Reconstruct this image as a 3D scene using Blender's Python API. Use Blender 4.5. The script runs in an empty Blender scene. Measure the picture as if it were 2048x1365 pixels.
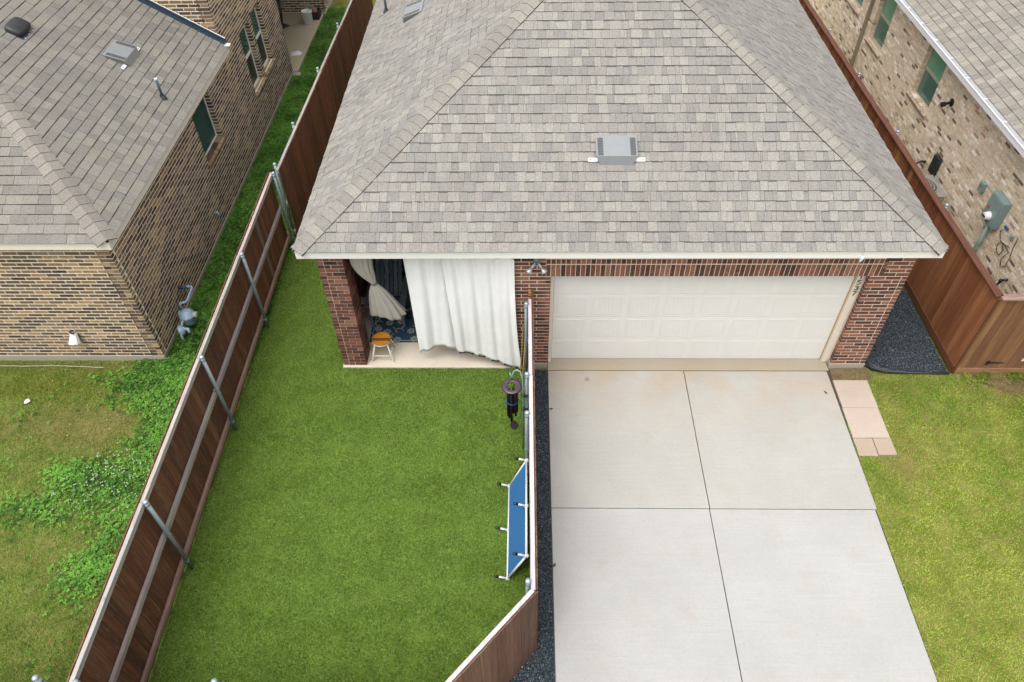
import bpy, math, random
import numpy as np
from mathutils import Matrix, Vector
random.seed(7); RNG = np.random.default_rng(7)
sc = bpy.context.scene
COL = sc.collection
rad = math.radians

# ------------------------------------------------------------------ camera, sky, sun, exposure
CAM = Vector((-0.384, -8.863, 10.129)); YAW, PITCH, ROLL = rad(-1.659), rad(46.821), rad(-1.152)
fw = Vector((math.sin(YAW)*math.cos(PITCH), math.cos(YAW)*math.cos(PITCH), -math.sin(PITCH)))
rt0 = Vector((math.cos(YAW), -math.sin(YAW), 0)); up0 = rt0.cross(fw)
rt = rt0*math.cos(ROLL) + up0*math.sin(ROLL); up = up0*math.cos(ROLL) - rt0*math.sin(ROLL)
cam = bpy.data.cameras.new("camera"); co = bpy.data.objects.new("camera", cam); COL.objects.link(co)
cam.sensor_width = 36; cam.lens = 36*1481.47/2048; cam.clip_start = .1; cam.clip_end = 2000
co.matrix_world = Matrix(((rt.x, up.x, -fw.x, CAM.x), (rt.y, up.y, -fw.y, CAM.y), (rt.z, up.z, -fw.z, CAM.z), (0, 0, 0, 1)))
sc.camera = co

world = bpy.data.worlds.new("World"); sc.world = world; world.use_nodes = True
wt = world.node_tree; wt.nodes.clear()
sky = wt.nodes.new("ShaderNodeTexSky"); sky.sky_type = 'NISHITA'; sky.sun_disc = False
SUN_EL, SUN_DIR = rad(68), Vector((-0.45, -0.60, 0)).normalized()
sky.sun_elevation = SUN_EL; sky.sun_rotation = math.atan2(SUN_DIR.x, SUN_DIR.y)
sky.air_density = 1.0; sky.dust_density = 4.0; sky.ozone_density = 1.0
hs = wt.nodes.new("ShaderNodeHueSaturation"); hs.inputs['Saturation'].default_value = .15
bg = wt.nodes.new("ShaderNodeBackground"); bg.inputs['Strength'].default_value = .15
wo = wt.nodes.new("ShaderNodeOutputWorld")
wt.links.new(sky.outputs[0], hs.inputs['Color']); wt.links.new(hs.outputs[0], bg.inputs[0]); wt.links.new(bg.outputs[0], wo.inputs[0])
sun = bpy.data.lights.new("sun", 'SUN'); sun.energy = .5; sun.angle = rad(70); sun.color = (1, .985, .965)
so = bpy.data.objects.new("sun", sun); COL.objects.link(so)
sd = Vector((SUN_DIR.x*math.cos(SUN_EL), SUN_DIR.y*math.cos(SUN_EL), math.sin(SUN_EL)))
so.rotation_euler = sd.to_track_quat('Z', 'Y').to_euler(); so.location = (0, 0, 30)
sc.view_settings.view_transform = 'Standard'; sc.view_settings.look = 'None'
sc.view_settings.gamma = 1; sc.view_settings.use_curve_mapping = False
sc.view_settings.exposure = 1.18

# ------------------------------------------------------------------ helpers: colour, nodes, materials
def lin(c):
    c /= 255
    return c/12.92 if c <= .04045 else ((c+.055)/1.055)**2.4
def S(r, g, b, k=.62):            # a colour as it looks in daylight -> albedo
    return (lin(r)*k, lin(g)*k, lin(b)*k)

def KX(pal, f): return [tuple(min(v*f, .8) for v in c) for c in pal]

class NT:
    def __init__(s, name):
        s.m = bpy.data.materials.new(name); s.m.use_nodes = True; s.t = s.m.node_tree
        s.p = s.t.nodes['Principled BSDF']; s.pos = None
    def n(s, typ, **kw):
        nd = s.t.nodes.new('ShaderNode'+typ)
        for k, v in kw.items():
            if k.startswith('_'): setattr(nd, k[1:], v)
            else: s.put(nd.inputs[int(k[1:]) if k[0] == 'i' and k[1:].isdigit() else k], v)
        return nd
    def put(s, sock, v):
        if isinstance(v, bpy.types.NodeSocket): s.t.links.new(v, sock)
        elif isinstance(v, tuple) and len(v) == 3 and sock.type == 'RGBA': sock.default_value = (*v, 1)
        else: sock.default_value = v
    def P(s, sx=1, sy=1, sz=1, rnd=False):
        if s.pos is None: s.pos = s.n('NewGeometry').outputs['Position']
        v = s.pos
        if (sx, sy, sz) != (1, 1, 1):
            v = s.n('VectorMath', _operation='MULTIPLY', i0=v, i1=(sx, sy, sz)).outputs[0]
        if rnd:
            r = s.n('ObjectInfo').outputs['Random']
            q = s.n('Math', _operation='MULTIPLY', i0=r, i1=57.0).outputs[0]
            v = s.n('VectorMath', _operation='ADD', i0=v, i1=q).outputs[0]
        return v
    def noise(s, scale, detail=3, rough=.55, vec=None, dist=0):
        return s.n('TexNoise', Vector=vec or s.P(), Scale=scale, Detail=detail, Roughness=rough, Distortion=dist).outputs[0]
    def ramp(s, f, a, b):
        return s.n('MapRange', i0=f, i1=a, i2=b, i3=0.0, i4=1.0).outputs[0]
    def math(s, op, a, b): return s.n('Math', _operation=op, i0=a, i1=b).outputs[0]
    def mix(s, f, a, b, mode='MIX'):
        nd = s.t.nodes.new('ShaderNodeMix'); nd.data_type = 'RGBA'; nd.blend_type = mode
        s.put(nd.inputs[0], f); s.put(nd.inputs[6], a); s.put(nd.inputs[7], b); return nd.outputs[2]
    def vary(s, col, f, lo, hi):      # multiply a colour by lo..hi driven by f (0..1)
        v = s.n('MapRange', i0=f, i1=.25, i2=.75, i3=lo, i4=hi).outputs[0]
        g = s.n('CombineColor', i0=v, i1=v, i2=v).outputs[0]
        return s.mix(1.0, col, g, 'MULTIPLY')
    def attr(s): return s.n('Attribute', _attribute_name='Col').outputs['Color']
    def done(s, col, rough=.7, metal=0.0, bump=None, dist=.01, strength=.5, spec=.5):
        s.put(s.p.inputs['Base Color'], col); s.put(s.p.inputs['Roughness'], rough)
        s.p.inputs['Metallic'].default_value = metal; s.p.inputs['Specular IOR Level'].default_value = spec
        if bump is not None:
            b = s.n('Bump', Height=bump, Distance=dist, Strength=strength); s.t.links.new(b.outputs[0], s.p.inputs['Normal'])
        return s.m

def plain(name, col, rough=.5, metal=0.0, amt=.1, scale=12, spec=.5):
    n = NT(name); f = n.noise(scale, 4); return n.done(n.vary(col, f, 1-amt, 1+amt), rough, metal, spec=spec)

def m_brick():
    n = NT('brick_clay'); a = n.attr()
    c = n.vary(a, n.noise(24, 5, .75), .55, 1.5)
    smear = n.ramp(n.noise(13, 5, .7), .57, .70)
    c = n.mix(n.math('MULTIPLY', smear, .45), c, S(205, 185, 165))
    dark = n.ramp(n.noise(17, 3), .62, .75)
    c = n.mix(n.math('MULTIPLY', dark, .3), c, (.04, .03, .027))
    return n.done(c, .9, bump=n.noise(120, 3), dist=.004, strength=.6, spec=.25)
def m_mortar(name, col):
    n = NT(name); return n.done(n.vary(col, n.noise(30, 4, .7), .8, 1.15), .95, bump=n.noise(150, 3), dist=.003, spec=.2)
def m_shingle():
    n = NT('shingle_granules'); a = n.attr()
    c = n.vary(a, n.noise(48, 3, .85), .6, 1.42)
    c = n.vary(c, n.noise(1.1, 4), .94, 1.06)
    sp = n.ramp(n.noise(160, 1), .60, .68)
    c = n.mix(n.math('MULTIPLY', sp, .35), c, S(235, 228, 215))
    return n.done(c, .95, bump=n.noise(130, 2), dist=.006, strength=.5, spec=.2)
def m_wood(name, sx, sy, sz, weather=.35, wcol=S(150, 128, 108)):
    n = NT(name); a = n.attr(); v = n.P(sx, sy, sz, True)
    c = n.vary(a, n.noise(1, 5, .65, v, .6), .62, 1.4)
    w = n.ramp(n.noise(1.5, 6, .8, v, 1.2), .56, .68)
    c = n.mix(n.math('MULTIPLY', w, weather), c, wcol)
    k = n.ramp(n.noise(7, 2), .70, .76)
    c = n.mix(n.math('MULTIPLY', k, .4), c, (.03, .017, .01))
    return n.done(c, .78, bump=n.noise(1, 5, .7, v), dist=.006, strength=.5, spec=.25)
def m_attr(name, amt=.2, scale=40, rough=.8, spec=.3):
    n = NT(name); return n.done(n.vary(n.attr(), n.noise(scale, 3), 1-amt, 1+amt), rough, spec=spec)
def m_concrete(name, col, stain=(0, 0), spot=False):
    n = NT(name); c = n.vary(col, n.noise(.9, 5, .6), .93, 1.06)
    c = n.vary(c, n.noise(45, 3, .7), .93, 1.07)
    br = n.noise(1, 3, .6, n.P(1.2, 70, 70)); c = n.vary(c, br, .955, 1.04)
    blot = n.ramp(n.noise(2.3, 5, .65), .56, .74); c = n.mix(n.math('MULTIPLY', blot, .22), c, S(178, 160, 132))
    pits = n.ramp(n.noise(38, 1), .73, .77); c = n.mix(n.math('MULTIPLY', pits, .35), c, S(120, 108, 95))
    if stain[0]:                      # rusty wash-off below the garage door, fading away down the drive
        y = n.n('SeparateXYZ', i0=n.P()).outputs[1]
        near = n.n('MapRange', i0=y, i1=-1.5, i2=.1, i3=0.0, i4=1.0).outputs[0]
        f = n.math('MULTIPLY', near, n.ramp(n.noise(1.4, 4, .6), .36, .68))
        c = n.mix(n.math('MULTIPLY', f, stain[0]), c, S(196, 158, 100))
    if spot:                          # one old oil drip
        d_ = n.n('VectorMath', _operation='DISTANCE', i0=n.P(), i1=(.693, -.308, .012)).outputs['Value']
        d_ = n.math('ADD', d_, n.math('MULTIPLY', n.noise(30, 3), .03)); f = n.n('MapRange', i0=d_, i1=.045, i2=.075, i3=.45, i4=0.0).outputs[0]; c = n.mix(f, c, S(120, 98, 60))
    return n.done(c, .85, bump=n.noise(140, 3), dist=.003, strength=.5, spec=.3)

MB_ = m_brick()
MORT_MAIN = m_mortar('mortar_cream', S(222, 205, 188, .82)); MORT_L = m_mortar('mortar_tan', S(224, 210, 188, 1.05)); MORT_R = m_mortar('mortar_sand', S(200, 184, 160, 1.15))
M_SH = m_shingle()
M_DECK = plain('roof_underlay', S(70, 66, 62), .95)
M_PICK = m_wood('stained_board', 27, 27, 1.0, .8, S(190, 160, 134))
M_PICKR = m_wood('fresh_stained_board', 30, 30, 1.4, .22, S(176, 130, 92))
M_RAIL = m_wood('weathered_rail', 30, 2, 30, .35, S(225, 215, 205))
M_RAILX = m_wood('weathered_rail_across', 2, 30, 30, .3, S(225, 215, 205))
M_GALV = plain('galvanised_steel', S(138, 151, 154, .85), .4, .25, .12, 20)
M_CAPM = plain('galvanised_cap', S(190, 205, 212), .35, .5, .08, 20)
M_WHITE = plain('white_paint', S(236, 233, 226, .84), .5, 0, .03, 4)
M_DOOR = plain('garage_door_paint', S(228, 225, 219, .76), .45, 0, .025, 3)
M_CASE = plain('cream_trim', S(226, 216, 198, .8), .55, 0, .06, 5)
M_EAVE = plain('cream_eave_paint', S(232, 224, 210, .84), .5, 0, .04, 5)
M_BLACK = plain('black_metal', (.012, .012, .013), .4, 0, .1)
M_BLKP = plain('black_plastic', (.02, .022, .025), .5, 0, .15)
M_CONC = m_concrete('driveway_concrete', S(224, 222, 216, .46)); M_CONC_S = m_concrete('stained_concrete', S(222, 218, 209, .46), (.42, 0), True)
M_APRON = m_concrete('apron_concrete', S(202, 192, 172, .5), (.3, 0)); M_SLAB = m_concrete('patio_concrete', S(226, 213, 193, .74))
M_FOUND = m_concrete('foundation_concrete', S(188, 178, 160)); M_PAVER = m_concrete('paver_concrete', S(230, 210, 194, .5))
M_PAVER2 = m_concrete('small_paver_concrete', S(216, 192, 172, .5)); M_OLDSLAB = m_concrete('neighbour_concrete', S(196, 182, 152))
M_STEEL = plain('grey_vent_steel', S(160, 163, 164), .5, .2, .06, 8)
M_VENTD = plain('vent_grille', S(95, 98, 100), .6, .2)
M_FLASH = plain('slate_flashing', S(62, 82, 98), .5, .3, .12)
M_SCREEN = plain('window_screen', (.012, .028, .028), .35, 0, .15)
M_PIPE = plain('blue_grey_pipe', S(84, 100, 114), .5, .2, .15)
M_METER = plain('gas_meter_paint', S(138, 160, 176, 1.1), .5, .1, .12)
M_PVC = plain('white_pvc', S(238, 238, 238, .75), .4, 0, .03)
M_BOX = plain('electric_grey', S(126, 146, 142, 1.0), .5, .1, .08)
M_AC = plain('ac_beige_grey', S(172, 170, 162, .55), .6, .1, .06)
def m_glass(name, col):
    n = NT(name); c = n.vary(col, n.noise(1.8, 3), .8, 1.2); return n.done(c, .12, spec=.6)
M_GL_L = m_glass('green_glass_dark', (.025, .085, .06)); M_GL_R = m_glass('green_glass_pale', (.16, .36, .23)); M_GL_RL = m_glass('green_glass_screened', (.085, .17, .13))
M_BLIND = plain('window_blind', (.025, .065, .05), .5)
def m_leaf():
    n = NT('grass_blade'); c = n.vary(n.attr(), n.noise(30, 3), .88, 1.12); n.done(c, .6, spec=.25)
    tr = n.n('BsdfTranslucent', Color=c); mx = n.n('MixShader', i0=.3, i1=n.p.outputs[0], i2=tr.outputs[0])
    n.t.links.new(mx.outputs[0], n.t.nodes['Material Output'].inputs[0]); return n.m
M_LEAF = m_leaf()
M_STONE = m_attr('gravel_stone', .25, 60, .75, .4)

# ------------------------------------------------------------------ helpers: meshes and objects
def setp(o, label=None, cat=None, group=None, kind=None):
    if label: o['label'] = label
    if cat: o['category'] = cat
    if group: o['group'] = group
    if kind: o['kind'] = kind
    return o
BASE = {}
def link(o, parent=None):
    COL.objects.link(o)
    if parent is not None:
        o.parent = parent; o.matrix_parent_inverse = Matrix.Translation(-Vector(BASE.get(parent.name, (0, 0, 0))))
    return o
def thing(name, loc, label, cat, group=None):
    o = bpy.data.objects.new(name, None); o.empty_display_size = .2; COL.objects.link(o); o.location = loc; BASE[o.name] = tuple(loc)
    return setp(o, label, cat, group)
def set_cols(me, cols):              # one colour per face
    a = me.color_attributes.new('Col', 'FLOAT_COLOR', 'CORNER')
    tot = np.empty(len(me.polygons), dtype=np.int32); me.polygons.foreach_get('loop_total', tot)
    c = np.ones((len(tot), 4), dtype=np.float32); c[:, :3] = np.asarray(cols, dtype=np.float32).reshape(-1, 3)
    a.data.foreach_set('color', np.repeat(c, tot, axis=0).ravel())

class MB:
    def __init__(s): s.v = []; s.f = []; s.c = []; s.mi = []; s.cur = (1, 1, 1); s.ci = 0
    def add(s, vs, fs, cols=None):
        b = len(s.v); s.v += [tuple(v) for v in vs]
        for i, f in enumerate(fs):
            s.f.append(tuple(b+k for k in f)); s.c.append(cols[i] if cols else s.cur); s.mi.append(s.ci)
        return s
    def box(s, c, h, ax=None):
        X, Y, Z = ax or (Vector((1, 0, 0)), Vector((0, 1, 0)), Vector((0, 0, 1))); c = Vector(c)
        vs = [c + X*(h[0]*i) + Y*(h[1]*j) + Z*(h[2]*k) for k in (-1, 1) for j in (-1, 1) for i in (-1, 1)]
        return s.add(vs, [(0, 2, 3, 1), (4, 5, 7, 6), (0, 1, 5, 4), (2, 6, 7, 3), (0, 4, 6, 2), (1, 3, 7, 5)])
    def b2(s, a, b):
        return s.box([(p+q)/2 for p, q in zip(a, b)], [abs(q-p)/2 for p, q in zip(a, b)])
    def tube(s, pts, r, n=8, caps=True, taper=None):
        pts = [Vector(p) for p in pts]; rings = []; prev = None
        for i, p in enumerate(pts):
            t = (pts[min(i+1, len(pts)-1)] - pts[max(i-1, 0)]).normalized()
            a = t.orthogonal().normalized() if prev is None else (prev - t*prev.dot(t)).normalized()
            prev = a; b = t.cross(a); rr = r if taper is None else r*taper[i]
            rings.append([p + (a*math.cos(2*math.pi*k/n) + b*math.sin(2*math.pi*k/n))*rr for k in range(n)])
        vs = [v for R_ in rings for v in R_]; fs = []
        for i in range(len(pts)-1):
            for k in range(n): fs.append((i*n+k, i*n+(k+1) % n, (i+1)*n+(k+1) % n, (i+1)*n+k))
        if caps: fs += [tuple(reversed(range(n))), tuple(range((len(pts)-1)*n, len(pts)*n))]
        return s.add(vs, fs)
    def lathe(s, c, prof, n=20, ax=None):   # prof: (radius, height) pairs along the axis
        X, Y, Z = ax or (Vector((1, 0, 0)), Vector((0, 1, 0)), Vector((0, 0, 1))); c = Vector(c); vs = []; fs = []
        for r, h in prof:
            vs += [c + X*(r*math.cos(2*math.pi*k/n)) + Y*(r*math.sin(2*math.pi*k/n)) + Z*h for k in range(n)]
        for i in range(len(prof)-1):
            for k in range(n): fs.append((i*n+k, i*n+(k+1) % n, (i+1)*n+(k+1) % n, (i+1)*n+k))
        fs += [tuple(reversed(range(n))), tuple(range((len(prof)-1)*n, len(prof)*n))]
        return s.add(vs, fs)
    def prism(s, poly, z0, z1):
        n = len(poly); vs = [(x, y, z0) for x, y in poly] + [(x, y, z1) for x, y in poly]
        return s.add(vs, [tuple(reversed(range(n))), tuple(range(n, 2*n))] + [(i, (i+1) % n, n+(i+1) % n, n+i) for i in range(n)])
    def mesh(s, name, mats, smooth=False):
        me = bpy.data.meshes.new(name); me.from_pydata(s.v, [], s.f)
        for m in (mats if isinstance(mats, (list, tuple)) else [mats]): me.materials.append(m)
        set_cols(me, s.c)
        if any(s.mi): me.polygons.foreach_set('material_index', s.mi)
        if smooth: me.polygons.foreach_set('use_smooth', [True]*len(s.f))
        me.update(); return me
    def build(s, name, mats, parent=None, smooth=False, bevel=0, **kw):
        o = bpy.data.objects.new(name, s.mesh(name, mats, smooth)); link(o, parent)
        if bevel:
            b = o.modifiers.new('bevel', 'BEVEL'); b.width = bevel; b.segments = 2; b.limit_method = 'ANGLE'
        return setp(o, **kw)

def project(p):
    v = Vector(p) - CAM; z = v.dot(fw)
    return (1024 + 1481.47*v.dot(rt)/z, 682.5 - 1481.47*v.dot(up)/z) if z > .1 else (-9999, -9999)
def shows(p):
    u, v = project(p); return -20 < u < 2068 and -20 < v < 1385
X3, Y3, Z3 = Vector((1, 0, 0)), Vector((0, 1, 0)), Vector((0, 0, 1))

# ------------------------------------------------------------------ brickwork
def brick_run(acc, O, u, n, L, z0, z1, course, blen, pal, holes=(), start=0, end=0, depth=.092, seed=0, s0=0.0, jt=.0145):
    R_ = random.Random(seed); u = Vector(u); n = Vector(n); O = Vector(O); k = 0; z = z0
    while z + course*.6 < z1:
        zc = z + course/2; par = k % 2
        a = s0 + ((depth+.010) if (start and (par == start-1)) else 0)
        b = L - ((depth+.010) if (end and (par == end-1)) else 0)
        ivs = [(a, b)]
        for (ha, hb, hz0, hz1) in holes:
            if hz0 < zc < hz1:
                nv = []
                for (p, q) in ivs:
                    if hb <= p or ha >= q: nv.append((p, q)); continue
                    if ha > p: nv.append((p, ha))
                    if hb < q: nv.append((hb, q))
                ivs = nv
        for (p, q) in ivs:
            off = (blen/2 if par else 0); js = [t_*blen + off for t_ in range(math.floor((p-off)/blen), math.ceil((q-off)/blen)+1)]
            js = [p] + [t_ for t_ in js if p+.05 < t_ < q-.05] + [q]
            for x0, x1 in zip(js, js[1:]):
                e0 = x0 + (.0068 if x0 > p + 1e-6 else 0); e1 = x1 - (.0068 if x1 < q - 1e-6 else 0)
                if e1 - e0 < .02: continue
                pr = R_.uniform(-.0008, .0014)
                acc.append((O + u*((e0+e1)/2) + Z3*(zc) - n*(depth/2 - pr), u, n, ((e1-e0)/2, depth/2, (course-jt)/2), pal[R_.randrange(len(pal))]))
        z += course; k += 1
def brick_objects(acc, wall, limit=300):
    sc_ = []
    for i, (c, u, n, h, col) in enumerate(acc):
        d = CAM - c; D = d.length; f = max(0, d.dot(n)/D)
        sc_.append(((4*h[0]*h[2]*f/(D*D) if shows(c) else 0), i))
    sc_.sort(reverse=True); own = {i for s_, i in sc_[:limit] if s_ > 0}
    cache = {}; rest = MB()
    for i, (c, u, n, h, col) in enumerate(acc):
        if i in own:
            key = (round(h[0], 3), round(h[1], 3), round(h[2], 3), col)
            if key not in cache:
                m = MB(); m.cur = col; m.box((0, 0, 0), key[:3]); cache[key] = m.mesh('brick', MB_)
            o = bpy.data.objects.new('brick', cache[key]); link(o, wall)
            q = u.cross(n); o.matrix_basis = Matrix(((u.x, n.x, q.x, c.x), (u.y, n.y, q.y, c.y), (u.z, n.z, q.z, c.z), (0, 0, 0, 1)))
        else:
            rest.cur = col; rest.box(c, h, (u, n, u.cross(n)))
    if rest.v: rest.build('brick', MB_, wall, kind='stuff')
def core(mb, O, u, n, L, z0, z1, holes=(), t=.2, a=0.0, inset=.0022, g=.004):   # the mortar behind the bricks, cut round openings
    u = Vector(u); n = Vector(n); O = Vector(O)
    ss = sorted({a, L, *[min(max(v, a), L) for h in holes for v in (h[0]-g, h[1]+g)]}); zs = sorted({z0, z1, *[min(max(v, z0), z1) for h in holes for v in (h[2]-g, h[3]+g)]})
    for i in range(len(ss)-1):
        for j in range(len(zs)-1):
            sm, zm = (ss[i]+ss[i+1])/2, (zs[j]+zs[j+1])/2
            if any(h[0]-g < sm < h[1]+g and h[2]-g < zm < h[3]+g for h in holes): continue
            mb.box(O + u*sm + Z3*zm - n*(inset + t/2), ((ss[i+1]-ss[i])/2, t/2, (zs[j+1]-zs[j])/2), (u, n, Z3))

# ------------------------------------------------------------------ shingles
WID = (.07, .09, .11, .125, .14, .16, .185)
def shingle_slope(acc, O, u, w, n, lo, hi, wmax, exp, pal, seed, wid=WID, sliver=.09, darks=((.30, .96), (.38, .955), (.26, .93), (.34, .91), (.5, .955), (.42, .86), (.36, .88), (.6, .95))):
    R_ = random.Random(seed); O = Vector(O); u = Vector(u); w = Vector(w); n = Vector(n); k = 0
    while k*exp < wmax:
        w0 = k*exp; w1 = min((k+1)*exp, wmax); x = lo(w0) - R_.random()*.2; X1 = max(hi(w0), hi(w1))
        while x < X1:
            wd = .035 if R_.random() < sliver else R_.choice(wid); a, b = x, x + wd; x = b
            c = [max(min(v, hi(ww)), lo(ww)) for v, ww in ((a+.0015, w0), (b-.0015, w0), (b-.0015, w1), (a+.0015, w1))]
            if max(c[1]-c[0], c[2]-c[3]) < .012: continue
            full = abs((c[1]-c[0]) - (wd-.003)) < 1e-6 and abs(c[2]-c[1]) < 1e-6 and abs(c[3]-c[0]) < 1e-6
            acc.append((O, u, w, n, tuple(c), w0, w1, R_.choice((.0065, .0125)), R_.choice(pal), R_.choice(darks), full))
        k += 1
def tab_geo(mb, M_, c, w0, w1, t, col, dark):
    u, w, n, O = M_
    tw = w0 + (w1-w0)*dark[1]; f = (tw-w0)/(w1-w0); m0 = c[0]+(c[3]-c[0])*f; m1 = c[1]+(c[2]-c[1])*f; tm = t + (.003-t)*f
    P = lambda s, ww, h: O + u*s + w*ww + n*h
    vs = [P(c[0], w0, 0), P(c[1], w0, 0), P(c[0], w0, t), P(c[1], w0, t), P(m0, tw, tm), P(m1, tw, tm), P(c[3], w1, .002), P(c[2], w1, .002), P(c[3], w1, 0), P(c[2], w1, 0)]
    dk = tuple(v*.3 for v in col); d2 = tuple(v*dark[0] for v in col)  # dk: cut edges; d2: printed shadow band plus painted shade of the lap above
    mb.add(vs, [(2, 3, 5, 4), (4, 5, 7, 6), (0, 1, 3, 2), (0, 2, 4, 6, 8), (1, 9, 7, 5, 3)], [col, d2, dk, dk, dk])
def shingle_objects(acc, roof, limit=300):
    sc_ = []
    for i, (O, u, w, n, c, w0, w1, t, col, dk, full) in enumerate(acc):
        p = O + u*((c[0]+c[1])/2) + w*((w0+w1)/2); d = CAM - p; D = d.length
        sc_.append((((c[1]-c[0])*(w1-w0)*max(0, d.dot(n)/D)/(D*D) if shows(p) else 0), i))
    sc_.sort(reverse=True); own = {i for s_, i in sc_[:limit] if s_ > 0}
    cache = {}; rest = MB()
    for i, (O, u, w, n, c, w0, w1, t, col, dk, full) in enumerate(acc):
        if i in own:
            key = (tuple(round(v-c[0], 4) for v in c), round(w1-w0, 4), t, col, dk)
            if key not in cache:
                m = MB(); tab_geo(m, (X3, Y3, Z3, Vector()), key[0], 0, w1-w0, t, col, dk); cache[key] = m.mesh('shingle', M_SH)
            p = O + u*c[0] + w*w0; o = bpy.data.objects.new('shingle', cache[key]); link(o, roof)
            o.matrix_basis = Matrix(((u.x, w.x, n.x, p.x), (u.y, w.y, n.y, p.y), (u.z, w.z, n.z, p.z), (0, 0, 0, 1)))
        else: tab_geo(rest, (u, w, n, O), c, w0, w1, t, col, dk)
    if rest.v: rest.build('shingle', M_SH, roof, kind='stuff')
def hip_caps(roof, A, d, L, nl, nr, pal, step=.17, half=.155, seed=1):   # bent cap shingles lapped up a hip from A along d
    R_ = random.Random(seed); A = Vector(A); d = Vector(d).normalized(); up_ = (Vector(nl)+Vector(nr)).normalized()
    sl = Vector(nl).cross(d).normalized(); sr = d.cross(Vector(nr)).normalized()
    if sl.dot(Vector(nl)-Vector(nr)) < 0: sl = -sl
    if sr.dot(Vector(nr)-Vector(nl)) < 0: sr = -sr
    cache = {}; s = .0
    while s < L:
        col = R_.choice(pal)
        if col not in cache:
            m = MB(); vs = []; T = .008
            prof = [sl*half + Vector(nl)*.012, sl*half*.55 + Vector(nl)*.016, sl*.03 + up_*.010 + Vector(nl)*.006, up_*.016, sr*.03 + up_*.010 + Vector(nr)*.006, sr*half*.55 + Vector(nr)*.016, sr*half + Vector(nr)*.012]
            for q, lift in ((0, T), (step*.94, .004), (step*1.05, .003)):
                for i, p in enumerate(prof): vs.append(p + d*q + up_*lift)
            for i, p in enumerate(prof): vs.append(p*1.0 - up_*.012)
            fs = []; cs = []
            for i in range(6):
                fs.append((i, i+1, 7+i+1, 7+i)); cs.append(col); fs.append((7+i, 7+i+1, 14+i+1, 14+i)); cs.append(tuple(v*.5 for v in col))  # upper strip darkened: shadow and gap under the next cap, painted in
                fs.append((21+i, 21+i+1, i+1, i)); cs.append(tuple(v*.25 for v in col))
            m.add(vs, fs, cs)
            for q in ((0, 7, 14), (6, 13, 20)):
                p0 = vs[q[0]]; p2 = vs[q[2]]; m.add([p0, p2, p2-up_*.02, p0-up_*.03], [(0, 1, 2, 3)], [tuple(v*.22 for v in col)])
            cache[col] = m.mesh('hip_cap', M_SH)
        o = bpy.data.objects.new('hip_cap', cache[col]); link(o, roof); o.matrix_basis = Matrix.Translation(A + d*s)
        s += step

# ------------------------------------------------------------------ grass (numpy)
_perm = RNG.random((256, 256))
def vnoise(x, y):
    xi = np.floor(x).astype(int); yi = np.floor(y).astype(int); fx = x-xi; fy = y-yi; fx = fx*fx*(3-2*fx); fy = fy*fy*(3-2*fy)
    g = lambda i, j: _perm[i % 256, j % 256]
    return (g(xi, yi)*(1-fx)+g(xi+1, yi)*fx)*(1-fy) + (g(xi, yi+1)*(1-fx)+g(xi+1, yi+1)*fx)*fy
def fbm(x, y, s):
    return (vnoise(x*s, y*s)*.5 + vnoise(x*s*2.1+7, y*s*2.1+3)*.3 + vnoise(x*s*4.3+1, y*s*4.3+9)*.2)
def inside(x, y, poly):
    r = np.zeros(len(x), bool); n = len(poly)
    for i in range(n):
        (x0, y0), (x1, y1) = poly[i], poly[(i+1) % n]
        if y0 == y1: continue
        r ^= ((y0 > y) != (y1 > y)) & (x < (x1-x0)*(y-y0)/(y1-y0)+x0)
    return r
def scatter(poly, dens):
    xs = [p[0] for p in poly]; ys = [p[1] for p in poly]; A = (max(xs)-min(xs))*(max(ys)-min(ys)); n = int(A*dens)
    x = RNG.uniform(min(xs), max(xs), n); y = RNG.uniform(min(ys), max(ys), n); k = inside(x, y, poly); return x[k], y[k]
def tri_mesh(name, V, cols, mat, per=3, parent=None, **kw):   # V: (n, per, 3), one colour per face
    n = len(V); me = bpy.data.meshes.new(name); me.vertices.add(n*per); me.vertices.foreach_set('co', V.astype(np.float32).ravel())
    me.loops.add(n*per); me.loops.foreach_set('vertex_index', np.arange(n*per, dtype=np.int32))
    me.polygons.add(n); me.polygons.foreach_set('loop_start', np.arange(0, n*per, per, dtype=np.int32)); me.polygons.foreach_set('loop_total', np.full(n, per, dtype=np.int32))
    me.materials.append(mat); me.update(calc_edges=True); set_cols(me, cols)
    o = bpy.data.objects.new(name, me); link(o, parent); return setp(o, **kw)
def blades(x, y, z, h, wd, lean, cols, name, bias=None, **kw):
    n = len(x); a = RNG.uniform(0, 2*np.pi, n); H = RNG.uniform(h[0], h[1], n); W = RNG.uniform(wd[0], wd[1], n)/2
    l = RNG.uniform(lean[0], lean[1], n)*H
    if bias is not None: lx = np.cos(a)*l + bias[0]*H; ly = np.sin(a)*l + bias[1]*H
    else: lx = np.cos(a)*l; ly = np.sin(a)*l
    b = a + np.pi/2 + RNG.uniform(-.6, .6, n); V = np.zeros((n, 3, 3))
    V[:, 0] = np.stack([x-np.cos(b)*W, y-np.sin(b)*W, np.full(n, z)], 1); V[:, 1] = np.stack([x+np.cos(b)*W, y+np.sin(b)*W, np.full(n, z)], 1)
    V[:, 2] = np.stack([x+lx, y+ly, z+H*np.sqrt(np.maximum(.12, 1-np.minimum((lx*lx+ly*ly)/(H*H), .95)))], 1)
    return tri_mesh(name, V, cols, M_LEAF, **kw)
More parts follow.
